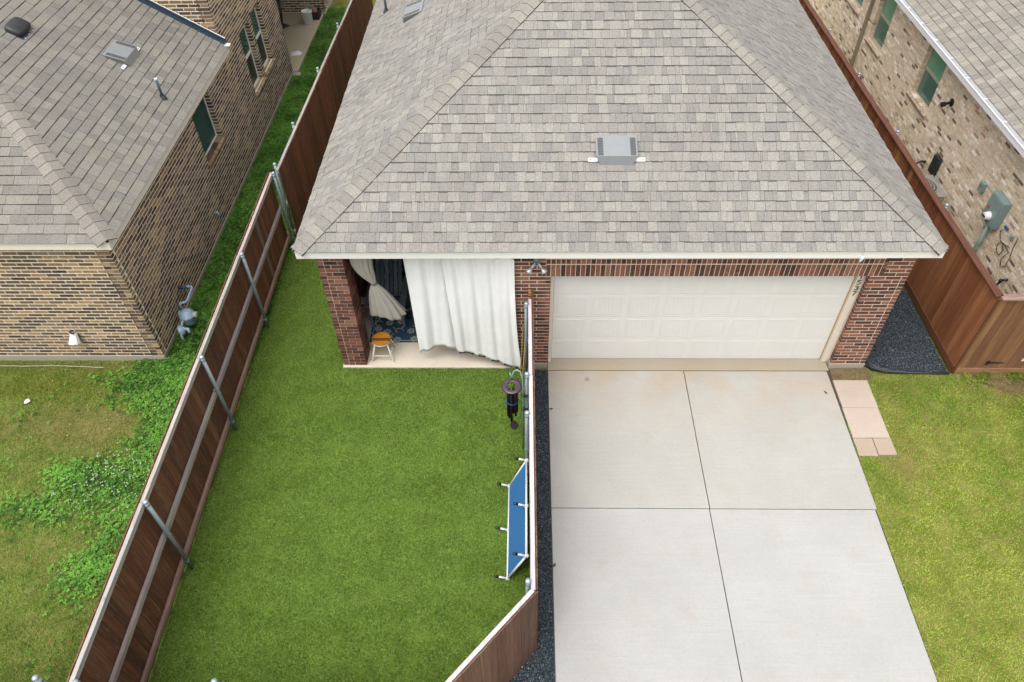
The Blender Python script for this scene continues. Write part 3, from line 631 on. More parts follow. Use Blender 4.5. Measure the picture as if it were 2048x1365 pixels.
TONE2 = KX([S(170, 164, 155), S(164, 158, 149), S(175, 169, 159), S(159, 153, 145), S(168, 162, 153), S(162, 155, 147), S(172, 166, 153), S(155, 149, 142)], .75)
sh = []
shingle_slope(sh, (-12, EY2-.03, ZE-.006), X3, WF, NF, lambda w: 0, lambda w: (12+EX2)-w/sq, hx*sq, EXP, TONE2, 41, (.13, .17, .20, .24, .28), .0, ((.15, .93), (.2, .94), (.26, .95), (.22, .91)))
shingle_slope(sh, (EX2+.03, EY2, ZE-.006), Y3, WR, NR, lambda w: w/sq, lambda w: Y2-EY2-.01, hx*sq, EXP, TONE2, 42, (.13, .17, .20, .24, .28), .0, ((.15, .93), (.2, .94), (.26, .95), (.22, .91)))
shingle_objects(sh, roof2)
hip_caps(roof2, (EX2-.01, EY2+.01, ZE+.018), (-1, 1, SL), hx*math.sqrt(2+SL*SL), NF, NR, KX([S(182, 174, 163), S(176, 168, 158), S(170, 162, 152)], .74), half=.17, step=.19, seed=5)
fascia(H2, (-14, EY2, 0), (EX2, EY2+.02, 0), mat=M_EAVE); fascia(H2, (EX2-.02, EY2+.021, 0), (EX2, Y2-.03, 0), mat=M_EAVE)
m = MB(); m.b2((-14, EY2+.02, 2.775), (EX2-.02, LF, 2.785)); m.b2((LX, LF, 2.775), (EX2-.02, Y2-.03, 2.785)); m.build('soffit', M_CASE, H2)
m = MB(); a = Vector((EX2-.02, 6.68, ZE+.035)); d_ = Vector((-1, 0, SL)).normalized(); nn = d_.cross(Y3).normalized()
m.box(a + d_*2.6 + Vector((0, 0, .05)), (2.6, .006, .05), (d_, Y3, nn)); m.box(a + d_*2.6 + Vector((0, -.05, .008)), (2.6, .05, .004), (d_, Y3, nn)); m.build('wall_flashing', M_FLASH, H2)
m = MB(); m.box(a + d_*2.6 + Vector((0, -.008, .108)), (2.6, .010, .006), (d_, Y3, nn)); m.build('flashing_trim', M_WHITE, H2)
m = MB(); m.box((EX2+.01, 6.6, ZE+.03), (.07, .06, .008)); m.build('kickout_flashing', M_PVC, H2)
def window(house, x, y0, y1, z0, z1, sx, frame, glassU, glassL, blinds=False, rail=True):  # wall plane at x facing sx; set back .085
    xf = x - sx*.125; m = MB(); fw_ = .035
    m.b2((xf-.02, y0, z0), (xf+.02, y0+fw_, z1)); m.b2((xf-.02, y1-fw_, z0), (xf+.02, y1, z1)); m.b2((xf-.02, y0+fw_, z0), (xf+.02, y1-fw_, z0+fw_)); m.b2((xf-.02, y0+fw_, z1-fw_), (xf+.02, y1-fw_, z1))
    o = m.build('window', frame, house, bevel=.003); zm = z0 + (z1-z0)*.5
    if rail:
        g = MB(); g.b2((xf-.022, y0+fw_+.001, zm-.028), (xf+.022, y1-fw_-.001, zm+.028)); g.build('meeting_rail', frame, o, bevel=.003)
        for (a, b, gl) in ((z0+fw_, zm-.029, glassL), (zm+.029, z1-fw_, glassU)):
            g = MB(); g.b2((xf-.006-.008*sx, y0+fw_, a), (xf+.006-.008*sx, y1-fw_, b)); g.build('pane', gl, o)
    else:
        g = MB(); g.b2((xf-.006-.008*sx, y0+fw_, z0+fw_), (xf+.006-.008*sx, y1-fw_, z1-fw_)); g.build('pane', glassU, o)
    if blinds:
        z = z0 + .16
        while z < z1-.05:
            g = MB(); g.box((xf+sx*.003, (y0+y1)/2, z), (.006, (y1-y0)/2-fw_-.01, .0035)); g.build('blind_slat', M_BLIND, o); z += .038
    return o
window(H2, LX, *W2L[0], 1, M_WHITE, M_GL_L, M_GL_L, True, False)
window(H2, LX, *W2L[1], 1, M_WHITE, M_GL_L, M_SCREEN); window(H2, LX, *W2L[2], 1, M_WHITE, M_GL_L, M_SCREEN)
zl = lambda x: ZE + SL*(EX2-x)
roof_vent(H2, (-8.12, 4.62, zl(-8.12)+.012), Y3, WR, NR, .31, .19)
vent_pipe(H2, (-7.24, 3.93, zl(-7.24)), .40, NR, WR, Y3)
c_ = Vector((-9.36, 3.95, zl(-9.36)+.012)); m = MB()
for (k, h_, g_) in ((.9, -.03, 0), (.93, .03, 0), (.88, .06, 0), (.74, .08, 0)):
    for i in range(16):
        a = 2*math.pi*i/16; ex = lambda v: math.copysign(abs(v)**.45, v); m.v.append(tuple(c_ + Y3*(.25*k*ex(math.cos(a))) + WR*(.16*k*ex(math.sin(a))) + NR*(.03+h_)))
m.f = [(r*16+i, r*16+(i+1) % 16, (r+1)*16+(i+1) % 16, (r+1)*16+i) for r in range(3) for i in range(16)] + [tuple(range(48, 64))]; m.c = [(1, 1, 1)]*len(m.f); m.mi = [0]*len(m.f)
bv = m.build('exhaust_vent', M_BLKP, H2, True, label='black plastic exhaust vent'); g = MB(); g.box(c_ - WR*.06, (.22, .16, .006), (Y3, WR, NR)); g.build('base_flashing', M_FLASH, bv)
for s in (-1, 0, 1):
    g = MB(); g.lathe(c_ - WR*.19 + Y3*(s*.15) + NR*.006, [(.012, 0), (.008, .006)], 8, (Y3, WR, NR)); g.build('screw', M_PVC, bv)
m = MB(); m.b2((-12, 11.08, -.1), (-6.9, 14.93, .10)); m.build('neighbour_patio', M_OLDSLAB, kind='structure', bevel=.01)

# ================================================================== NEIGHBOUR HOUSE ON THE RIGHT
H3 = thing('brick_house', (12, 6, 0), 'cream and sand mottled brick house with white gutter, right of the brown fence', 'house')
RW = 8.6; EX3 = 8.34; S3 = .5; q3 = math.sqrt(1+S3*S3); ZE3 = 2.95
PAL3 = KX([S(198, 180, 156), S(188, 169, 145), S(208, 193, 173), S(180, 161, 138), S(204, 186, 166), S(193, 173, 149), S(218, 208, 196), S(188, 174, 154), S(203, 182, 158), S(184, 168, 147), S(196, 181, 159), S(207, 192, 170), S(112, 94, 80), S(160, 136, 112)], 1.85)
PAL3 = PAL3[:12]*4 + PAL3[12:]*2
W3L = ((6.42, 7.40, 1.34, 2.58), (9.52, 10.46, 1.24, 2.50), (11.45, 12.50, 1.48, 2.52))
HO3 = [(16-b, 16-a, c, d_) for a, b, c, d_ in W3L]
w3 = MB(); core(w3, (RW, 16, 0), -Y3, -X3, 18, .0, 2.88, HO3); w3.b2((RW+.22, -1.99, 0), (14, -1.8, 2.88)); wall3 = w3.build('wall', MORT_R, H3)
acc = []; brick_run(acc, (RW, 16, 0), -Y3, -X3, 18, .0, 2.86, .068, .20, PAL3, HO3, seed=51, depth=.14)
SIL3 = [S(214, 190, 166), S(204, 178, 152), S(222, 200, 180)]
for (a, b, z, _) in W3L:
    yy = a-.06
    while yy < b+.06: acc.append((Vector((RW+.025, yy+.03, z-.052)), -Y3, Vector((-.94, 0, -.34)), (.028, .075, .044), random.choice(SIL3))); yy += .0665
brick_objects(acc, wall3)
rf = MB(); rf.add([(EX3, -2.2, ZE3-.012), (EX3, 16, ZE3-.012), (EX3+5.5, 16, ZE3+5.5*S3-.012), (EX3+5.5, -2.2, ZE3+5.5*S3-.012)], [(0, 3, 2, 1)]); rf.b2((EX3+.02, -2.2, 2.79), (14, 16, 2.80))
roof3 = rf.build('roof', M_DECK, H3)
W3 = Vector((1, 0, S3))/q3; N3 = Vector((-S3, 0, 1))/q3; sh = []
TONE3 = KX([S(180, 173, 162), S(172, 165, 154), S(187, 179, 166), S(164, 157, 147), S(177, 169, 157), S(168, 161, 151)], .80)
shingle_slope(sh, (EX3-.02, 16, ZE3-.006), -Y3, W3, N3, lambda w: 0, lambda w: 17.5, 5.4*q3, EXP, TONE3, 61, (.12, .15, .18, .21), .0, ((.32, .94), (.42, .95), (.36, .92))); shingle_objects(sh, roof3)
m = MB(); m.b2((EX3, -2.2, ZE3-.16), (EX3+.02, 16, ZE3-.012)); m.build('fascia', M_CASE, H3)
gx = EX3-.125; m = MB(); m.b2((gx, -2.2, ZE3-.13), (gx+.115, 16, ZE3-.125)); m.b2((gx, -2.2, ZE3-.124), (gx+.006, 16, ZE3-.02)); m.b2((gx-.012, -2.2, ZE3-.02), (gx+.012, 16, ZE3-.010)); m.b2((gx+.112, -2.2, ZE3-.124), (gx+.118, 16, ZE3-.02))
gut = m.build('gutter', M_PVC, H3)
y = 1.7
while y < 15.5: g = MB(); g.b2((gx+.013, y-.012, ZE3-.018), (gx+.125, y+.012, ZE3-.008)); g.build('gutter_hanger', M_PVC, gut); y += .82
m = MB(); m.b2((RW-.085, 10.74, .0), (RW-.006, 10.82, 2.62)); m.tube([(RW-.046, 10.78, 2.60), (gx+.07, 10.78, ZE3-.14)], .038, 8); m.build('downspout', plain('tan_downspout', S(166, 152, 128), .5), H3)
for (a, b, z0, z1) in W3L: window(H3, RW, a, b, z0, z1, -1, plain('cream_window_frame', S(214, 204, 178), .5), M_GL_R, M_GL_RL)
m = MB(); m.lathe((RW+.0, 5.66, 2.03), [(.085, 0), (.085, .015), (.05, .03)], 16, (Y3, Z3, -X3)); o = m.build('wall_lamp', M_BLACK, H3, label='black wall lamp on the sand brick')
g = MB(); g.tube([(RW-.03, 5.66, 2.03), (RW-.13, 5.66, 2.0)], .03, 10); g.lathe((RW-.13, 5.66, 2.0), [(.03, -.02), (.05, 0), (.055, .08), (.045, .085)], 12, (Y3, Vector((-.3, 0, .95)), Vector((-.95, 0, -.3)))); g.build('lamp_head', M_BLACK, o)

# ================================================================== FENCES
def fence(name, label, A, B, side, pal, posts=(), rails=(1.775, .98, .24), top=1.83, group=None, pmat=None, bw=.1385, zbot=.03, cap=None, railmat=None, post_h=1.86, railcol=S(206, 196, 190, .52), lastrail=None, kick=None, cat='fence'):
    A = Vector((*A, 0)); B = Vector((*B, 0)); L = (B-A).length; u = (B-A)/L; n = Z3.cross(u)*side    # n points to the rails' side
    t = thing(name, tuple((A+B)/2), label, cat, group); R_ = random.Random(int(abs(A.x*97+A.y*31+B.y*7)*10)); cache = {}
    s = 0.0
    while s < L-.02:
        w_ = min(bw, L-s); col = pal[R_.randrange(len(pal))]; key = (col, round(w_, 3))
        if key not in cache: m = MB(); m.cur = col; m.box((0, 0, (top-zbot)/2), (w_/2-.0018, .0085, (top-zbot)/2)); cache[key] = m.mesh('picket', pmat or M_PICK)
        o = bpy.data.objects.new('picket', cache[key]); link(o, t); p = A + u*(s+w_/2) + n*R_.uniform(-.0015, .0015) + Z3*(zbot + (R_.uniform(-.012, .004) if cap is None else 0))
        o.matrix_basis = Matrix(((u.x, -u.y, 0, p.x), (u.y, u.x, 0, p.y), (0, 0, 1, p.z), (0, 0, 0, 1))); s += w_
    cuts = [0] + [q for q in posts if .5 < q < L-.5] + [L]
    for k, rz in enumerate(rails):
        for i in range(len(cuts)-1):
            m = MB(); m.cur = tuple(v*(1, .85, .5)[min(k, 2)]*R_.uniform(.9, 1.08) for v in railcol) if k < 2 else tuple(v*.9 for v in S(170, 140, 122))
            a, b = cuts[i]+.004, cuts[i+1]-.004; w_ = (b-a)/2; off = .020+.026+R_.uniform(-.002, .003)
            m.box(A + u*(a+w_) + n*off + Z3*(rz + R_.uniform(-.006, .006)), (w_, .026, .043), (u, n, Z3))
            m.build('rail', railmat or (M_RAIL if abs(u.y) > .7 else M_RAILX), t, bevel=.004)
    for q in posts:
        c = A + u*q + n*(.020+.052+.034); m = MB(); m.tube([c, c+Z3*(post_h-.02)], .030, 14); po = m.build('post', M_GALV, t, True)
        m = MB(); m.lathe(c + Z3*(post_h-.035), [(.0335, 0), (.036, .012), (.035, .025), (.022, .038), (.006, .042)], 14); m.build('post_cap', M_CAPM, po, True)
        for rz in rails:
            m = MB(); m.lathe(c + Z3*(rz-.018), [(.0335, 0), (.0345, .004), (.0345, .032), (.0335, .036)], 14); m.box(c - n*.034 + Z3*(rz), (.055, .005, .017), (u, n, Z3)); m.build('clamp', M_GALV, po)
    if cap:
        m = MB(); m.cur = cap; m.box((A+B)/2 - n*.0 + Z3*(top+.020), (L/2, .062, .019), (u, n, Z3)); m.build('cap_board', M_RAILC if abs(u.y) > .7 else M_RAILCX, t, bevel=.005)
    if kick:
        m = MB(); m.cur = kick; m.box((A+B)/2 - n*.018 + Z3*.085, (L/2, .0085, .07), (u, n, Z3)); m.build('kick_board', M_PICKK, t, bevel=.002)
    return t, u, n
M_RAILC = m_wood('cap_board', 26, 2, 26, .25, S(170, 130, 110)); M_RAILCX = m_wood('cap_board_across', 2, 26, 26, .25, S(170, 130, 110)); M_PICKK = m_wood('kick_board', 2, 24, 24, .25)
DARK = KX([S(90, 56, 39), S(82, 51, 36), S(94, 60, 42), S(76, 48, 34), S(98, 62, 42), S(85, 54, 38), S(88, 54, 36), S(102, 70, 50), S(80, 52, 38)], 1.8)
GREYB = KX([S(104, 92, 82), S(112, 100, 88)], 1.5)
DFAR = KX([S(84, 48, 34), S(76, 42, 30), S(90, 52, 36), S(70, 40, 29), S(82, 50, 36)], 1.9)
REDB = KX([S(122, 76, 48), S(114, 70, 44), S(130, 83, 54), S(108, 66, 42), S(136, 89, 58), S(118, 73, 47), S(126, 78, 47), S(113, 68, 41)], 1.75)
TANB = KX([S(146, 106, 76), S(136, 97, 69), S(154, 114, 81), S(130, 92, 67), S(142, 103, 77), S(150, 107, 73)], 1.05)
fence('wood_fence', 'long dark brown board fence with steel posts and pale rails, left of the artificial turf', (-5.355, -6.35), (-5.475, 3.50), -1, DARK*3+GREYB, posts=[.20, 2.42, 4.92, 7.33, 9.78])
fence('wood_fence', 'far dark reddish fence run without rails showing, behind the roof corner beside the left neighbour', (-5.285, 3.56), (-5.085, 14), 1, DFAR, posts=[.12, 1.65, 4.1, 6.5, 9.0], rails=(1.775, .98, .24), post_h=1.90)
fence('wood_fence', 'straight fence with wide pale rail between the artificial turf and the black gravel strip', (-.258, -5.06), (-.285, -.12), 1, [S(120, 84, 62), S(106, 72, 54), S(132, 94, 72)], posts=[.10, 2.59, 3.31, 4.80], railcol=S(226, 218, 212, .64))
fence('wood_fence', 'short slanting fence of brown boards at the corner above the black gravel', (-.268, -5.085), (-1.36, -6.32), -1, [S(124, 92, 74), S(108, 80, 66), S(134, 100, 80), S(116, 84, 68)], posts=[], railcol=S(226, 218, 212, .64))
cf = MB(); cf.cur = S(110, 78, 62); cf.box((-.258, -5.085, .92), (.012, .012, .9)); cf.build('corner_trim', M_PICK, bpy.data.objects['wood_fence.003'])
t_, _, _ = fence('wood_fence', 'brown stub of fence fixed to the brick pier beside the garage door', (-.285, -.112), (-.29, -.016), 1, [S(128, 84, 58)], posts=[], rails=(1.90, 1.0, .24), top=1.96, railcol=S(170, 118, 84))
fence('wood_fence', 'front fence across the bottom edge of the picture with round post caps', (-1.36, -6.235), (-5.18, -6.235), -1, DARK, posts=[2.385], top=1.80, post_h=1.87)
fence('wood_fence', 'neighbour fence stub at the bottom left corner with one round post cap', (-5.44, -6.225), (-7.6, -6.225), -1, DARK, posts=[.245], top=1.83, post_h=1.90)
fence('wood_fence', 'tall red-brown fence with flat cap board between the roof and the sand brick wall', (7.195, -.12), (6.99, 13.5), -1, REDB*4+[S(170, 116, 66, .85)], posts=[2.4, 4.9, 7.35, 9.6], rails=(1.70, .98, .24), cap=S(112, 72, 56), kick=S(120, 76, 50), pmat=M_PICKR, post_h=1.90)
gt, gu, gn = fence('fence_gate', 'tan-brown gate with black strap hinges at the right edge beside the lawn', (7.215, -.135), (8.58, -.135), 1, TANB, posts=[], rails=(1.70, .98, .24), cap=S(170, 140, 128), kick=S(176, 134, 98), pmat=M_PICKR, cat='gate')
m = MB(); m.cur = S(120, 78, 50); m.box((7.195, -.150, .93), (.018, .012, .90)); m.build('corner_trim', M_PICKR, gt)
for z in (.29, 1.70):
    m = MB(); m.add([(7.66, -.149, z-.05), (7.72, -.149, z-.05), (7.72, -.149, z-.022), (7.98, -.149, z-.006), (7.98, -.149, z+.006), (7.72, -.149, z+.022), (7.72, -.149, z+.05), (7.66, -.149, z+.05)] + [(7.66, -.144, z-.05), (7.72, -.144, z-.05), (7.72, -.144, z-.022), (7.98, -.144, z-.006), (7.98, -.144, z+.006), (7.72, -.144, z+.022), (7.72, -.144, z+.05), (7.66, -.144, z+.05)], [tuple(range(8)), tuple(reversed(range(8, 16)))] + [(i, i+8, (i+1) % 8+8, (i+1) % 8) for i in range(8)])
    m.tube([(7.665, -.152, z-.05), (7.665, -.152, z+.05)], .008, 8); m.build('strap_hinge', M_BLACK, gt)
m = MB(); m.box((8.28, -.149, .37), (.035, .006, .03)); m.build('latch_plate', M_PVC, gt, bevel=.003)

# ================================================================== OBJECTS
# cloth curtains on the patio
def m_cloth():
    n = NT('white_canvas'); c = n.vary(S(236, 235, 232, .90), n.noise(2.5, 4), .95, 1.04)
    h = n.math('ADD', n.noise(1, 4, .6, n.P(9, 9, 1.6), .8), n.math('MULTIPLY', n.noise(14, 3), .35)); return n.done(c, .9, bump=h, dist=.03, strength=.55, spec=.15)
M_CLOTH = m_cloth(); M_CLOTHG = plain('grey_beige_canvas', S(202, 194, 182), .85, 0, .06, 6, .2)
def curtain(name, label, top, bot, nf, amp, rightpow=1.0, seed=0, nu=70, nv=36, sag=None, mat=None, group='patio curtains'):
    m = MB(); R_ = random.Random(seed); ph = R_.random()*6
    def pt(a, b):                      # a across 0..1, b down 0..1
        T = Vector(top[0]).lerp(Vector(top[1]), a); ks = [i/(len(bot)-1) for i in range(len(bot))]; i = min(int(a*(len(bot)-1)), len(bot)-2); f = a*(len(bot)-1)-i
        Bv = Vector(bot[i]).lerp(Vector(bot[i+1]), f); e = Vector((T.x+(Bv.x-T.x)*(b**(rightpow if a > .5 else 1.1)*a*1.0 + b*(1-a)), T.y+(Bv.y-T.y)*b**1.5, T.z+(Bv.z-T.z)*b))
        wv = math.sin(a*nf*2*math.pi + ph + .5*math.sin(b*2.2+ph)) + .45*math.sin(a*nf*3.7*math.pi + 1.3*b + ph*2)
        e.y += amp*wv*(1-.35*b) + .02*math.sin(5*a+4*b+ph)*b; e.x += amp*.3*math.cos(a*nf*2*math.pi+ph); return e
    m.v = [tuple(pt(i/nu, j/nv)) for j in range(nv+1) for i in range(nu+1)]
    m.f = [(j*(nu+1)+i, j*(nu+1)+i+1, (j+1)*(nu+1)+i+1, (j+1)*(nu+1)+i) for j in range(nv) for i in range(nu)]; m.c = [(1, 1, 1)]*len(m.f); m.mi = [0]*len(m.f)
    o = m.build(name, mat or M_CLOTH, None, True, label=label, cat='curtain', group=group); s_ = o.modifiers.new('thickness', 'SOLIDIFY'); s_.thickness = .003; s_.offset = 0
    return o, pt
curtain('curtain', 'narrower white patio curtain panel, left of the two hanging open', ((-2.36, .10, 2.60), (-1.60, .10, 2.60)), ((-2.30, .08, .30), (-2.16, .06, .37), (-2.0, .07, .43), (-1.82, .08, .47), (-1.62, .09, .36)), 2.0, .030, seed=3)
c2, p2 = curtain('curtain', 'wide white patio curtain panel with hem swept out to the fence, black ties along hem', ((-1.735, .045, 2.60), (-.575, -.045, 2.60)), ((-1.62, .03, .34), (-1.38, .02, .31), (-1.08, .0, .22), (-.78, -.045, .13), (-.455, -.085, .02)), 4.2, .022, rightpow=2.6, seed=9)
for a in (.06, .2, .37, .57, .76, .93):
    p = Vector(p2(a, .985)); q = Vector(p2(min(a+.085, 1), .985)); d_ = Vector((0, -.02, .0)); m = MB(); m.tube([p+d_, p.lerp(q, .5)+d_*1.4, q+d_], .010, 6)
    for e in (p, q): m.lathe(e+d_*1.1, [(.008, -.012), (.018, -.006), (.018, .006), (.008, .012)], 8, (X3, Z3, -Y3))
    m.build('hem_tie', M_BLACK, c2)
# gathered curtain, tied in the middle
m = MB(); nv, nu = 44, 96
for j in range(nv+1):
    b = j/nv; T = Vector((-3.03, .16, 2.60)); K = Vector((-2.915, .20, 1.86)); E_ = Vector((-2.80, .34, 1.02))
    if b < .5: f = b/.5; c_ = T.lerp(K, f); wx = .125*(1-f**2.2)+.045; wy = .07*(1-f**2)+.036; c_ += Vector((-.06*math.sin(f*math.pi), 0, 0))
    else: f = (b-.5)/.5; c_ = K.lerp(E_, f); wx = .042+.25*f**.75; wy = .036+.10*f**.8; c_ += Vector((.0, 0, 0))
    for i in range(nu):
        a = 2*math.pi*i/nu; pl = 1 + .24*abs(math.sin(a*5.5+.4*math.sin(b*6)))*min(1, abs(b-.5)*7+.2) - .1
        m.v.append((c_.x + wx*pl*math.cos(a), c_.y + wy*pl*math.sin(a), c_.z + .05*(math.cos(a*3)*max(0, b-.85)*6)))
m.f = [(j*nu+i, j*nu+(i+1) % nu, (j+1)*nu+(i+1) % nu, (j+1)*nu+i) for j in range(nv) for i in range(nu)] + [tuple(range(nv*nu, (nv+1)*nu))]; m.c = [(1, 1, 1)]*len(m.f); m.mi = [0]*len(m.f)
tc = m.build('curtain', M_CLOTHG, None, True, label='grey beige patio curtain gathered and tied in the middle beside the pillar', cat='curtain', group='patio curtains')
m = MB(); m.lathe((-2.915, .20, 1.845), [(.05, 0), (.056, .008), (.056, .03), (.05, .038)], 16); m.build('tie_cord', plain('grey_cord', S(120, 116, 108), .8), tc)
m = MB(); m.tube([(-3.35, .12, 2.605), (-.62, .12, 2.605)], .014, 8); m.build('curtain_rod', M_BLACK, None, label='black curtain rod across the patio opening under the eave', cat='curtain rod')

# rug with a printed scroll pattern
M_RUG = plain('navy_rug_pile', S(58, 80, 104, .9), .95, 0, .2, 60, .1); M_RUGP = plain('cream_rug_print', S(172, 172, 162, .9), .95, 0, .2, 60, .1)
rug = thing('rug', (-2, 1.8, .035), 'navy blue patio rug printed with cream scrolls and flowers', 'rug')
m = MB(); m.b2((-3.33, .565, .036), (-.75, 3.1, .046)); m.build('rug_pile', M_RUG, rug)
pr = MB(); R_ = random.Random(5)
def ribbon(pts, w_):
    vs = []; fs = []
    for i, p in enumerate(pts):
        q = pts[min(i+1, len(pts)-1)]; o_ = pts[max(i-1, 0)]; tx, ty = q[0]-o_[0], q[1]-o_[1]; l = math.hypot(tx, ty) or 1; ww = w_*(.5+.8*math.sin(math.pi*(i+.5)/len(pts)))
        vs += [(p[0]-ty/l*ww, p[1]+tx/l*ww, .0475), (p[0]+ty/l*ww, p[1]-tx/l*ww, .0475)]
    for i in range(len(pts)-1): fs.append((2*i, 2*i+1, 2*i+3, 2*i+2))
    pr.add(vs, fs)
gy = .66
while gy < 3.0:
    gx_ = -3.25
    while gx_ < -.85:
        cx_, cy_ = gx_+R_.uniform(-.05, .05), gy+R_.uniform(-.05, .05); kind = R_.random()
        if kind < .4:
            for k in range(7):
                a = k*2*math.pi/7; ribbon([(cx_+math.cos(a+da)*r_, cy_+math.sin(a+da)*r_) for da, r_ in ((-.25, .028), (-.3, .055), (0, .075), (.3, .055), (.25, .028))], .0075)
            ribbon([(cx_+math.cos(a)*.022, cy_+math.sin(a)*.022) for a in [i*.55 for i in range(13)]], .006)
        else:
            a0 = R_.random()*6.28; sg = R_.choice((-1, 1)); ribbon([(cx_+math.cos(a0+sg*i*.36)*(.095-.005*i), cy_+math.sin(a0+sg*i*.36)*(.095-.005*i)) for i in range(15)], .0085)
            for k in range(3):
                a = a0+sg*(1+k*1.4); ribbon([(cx_+math.cos(a)*r_, cy_+math.sin(a)*r_) for r_ in (.10, .125, .15)], .010)
        gx_ += .24
    gy += .21
ribbon([(-3.29, .60+i*.1) for i in range(25)], .006); ribbon([(-3.29+i*.1, .605) for i in range(25)], .006)
pr.build('rug_print', M_RUGP, rug, kind='stuff')

# stool
st = thing('stool', (-3.0, .30, .035), 'round stool with amber plank seat and cream metal legs beside the brick pillar', 'stool')
M_AMB = m_wood('amber_seat', 4, 30, 30, .25, S(232, 180, 90)); M_CREAM = plain('cream_enamel', S(232, 226, 202, .72), .4, 0, .04)
cx_, cy_, zs = -2.995, .225, .50
for k, (a, b, col) in enumerate(((-.165, -.058, S(196, 132, 34)), (-.055, .018, S(128, 74, 22)), (.021, .165, S(204, 138, 32)))):
    n_ = 10; ys = [a+(b-a)*i/n_ for i in range(n_+1)]; poly = [(cx_+math.sqrt(max(.0001, .166**2-yy*yy)), cy_+yy) for yy in ys] + [(cx_-math.sqrt(max(.0001, .166**2-yy*yy)), cy_+yy) for yy in reversed(ys)]
    m = MB(); m.cur = col; m.prism(poly, zs-.022, zs+.004); m.build('seat_plank', M_AMB, st, bevel=.003)
m = MB(); m.lathe((cx_, cy_, zs-.055), [(.150, 0), (.168, .012), (.169, .031), (.15, .0315)], 28); m.build('seat_ring', M_CREAM, st, True)
ft = [(-3.20, .085), (-2.815, .085), (-2.80, .46), (-3.19, .46)]
for fx, fy in ft:
    tx, ty = cx_+(.11 if fx > cx_ else -.11), cy_+(.09 if fy > cy_ else -.09); m = MB(); m.tube([(tx, ty, zs-.05), (tx+(fx-tx)*.93, ty+(fy-ty)*.93, .07), (fx, fy, .048), (fx+(fx-tx)*.25, fy-.012, .046)], .0135, 8); m.build('leg', M_CREAM, st, True)
for a, b in ((0, 1), (2, 3), (0, 3), (1, 2)):
    pa = Vector((cx_+(ft[a][0]-cx_)*.86, cy_+(ft[a][1]-cy_)*.86, .17 if {a, b} in ({0, 1}, {2, 3}) else .21)); pb = Vector((cx_+(ft[b][0]-cx_)*.86, cy_+(ft[b][1]-cy_)*.86, pa.z)); m = MB(); m.tube([pa, pb], .0125, 8); m.build('stretcher', M_CREAM, st, True)

# weathered slatted chair inside the patio
ch = thing('slatted_chair', (-3.0, 1.6, .04), 'weathered grey slatted wooden patio chair behind the tied curtain', 'chair')
M_GREYW = m_wood('weathered_grey_wood', 24, 24, 3, .3, S(130, 138, 144)); GW = KX([S(92, 102, 110), S(80, 90, 99), S(104, 112, 118), S(72, 82, 90)], 2.2)
for k in range(6):
    m = MB(); m.cur = GW[k % 4]; x0 = -3.22+k*.085; a = Vector((x0, 1.42, .42)); b = Vector((x0, 2.05, 1.22)); d_ = (b-a).normalized(); m.box((a+b)/2, (.036, (b-a).length/2, .011), (X3, d_, X3.cross(d_))); m.build('back_slat', M_GREYW, ch, bevel=.003)
for k in range(5):
    m = MB(); m.cur = GW[(k+1) % 4]; m.box((-3.01, 1.02+k*.085, .42-.008*k), (.27, .036, .011)); m.build('seat_slat', M_GREYW, ch, bevel=.003)
for s in (-1, 1):
    m = MB(); m.cur = GW[0]; m.box((-3.01+s*.32, 1.30, .62), (.062, .40, .012)); m.build('armrest', M_GREYW, ch, bevel=.004)
    m = MB(); m.cur = GW[1]; m.box((-3.01+s*.30, 1.0, .33), (.022, .045, .29)); m.build('leg', M_GREYW, ch, bevel=.003)
    m = MB(); m.cur = GW[3]; m.box((-3.01+s*.30, 1.62, .24), (.022, .055, .20)); m.build('leg', M_GREYW, ch, bevel=.003)
# black metal frame standing in front of the chair
sf = thing('swing_stand', (-3.0, .9, .04), 'black metal stand with slanting pole inside the patio', 'stand')
m = MB(); m.tube([(-2.640, 1.18, .055), (-2.955, .50, 1.50)], .024, 8); m.build('pole', M_BLACK, sf)
m = MB(); m.tube([(-3.62, .96, .62), (-2.86, .96, .62)], .015, 8); m.build('crossbar', M_BLACK, sf)
m = MB(); m.tube([(-3.60, 1.03, .38), (-2.95, 1.03, .38)], .015, 8); m.build('crossbar', M_BLACK, sf)
for x_ in (-3.58, -2.98): m = MB(); m.tube([(x_, .96, .62), (x_, 1.03, .38), (x_, 1.18, .06)], .015, 8); m.build('leg', M_BLACK, sf)
m = MB()
for j in range(13):
    for i in range(25):
        a, b = i/24, j/12; m.v.append((-3.50+a*.62, .80+b*.42, .60-.14*math.sin(b*3.1)+.03*math.sin(a*17+b*3)+.02*math.sin(a*7)))
m.f = [(j*25+i, j*25+i+1, (j+1)*25+i+1, (j+1)*25+i) for j in range(12) for i in range(24)]; m.c = [(1, 1, 1)]*len(m.f); m.mi = [0]*len(m.f)
o = m.build('blanket', M_CLOTHG, None, True, label='crumpled grey beige cloth lying on the black stand', cat='blanket'); o.modifiers.new('t', 'SOLIDIFY').thickness = .006

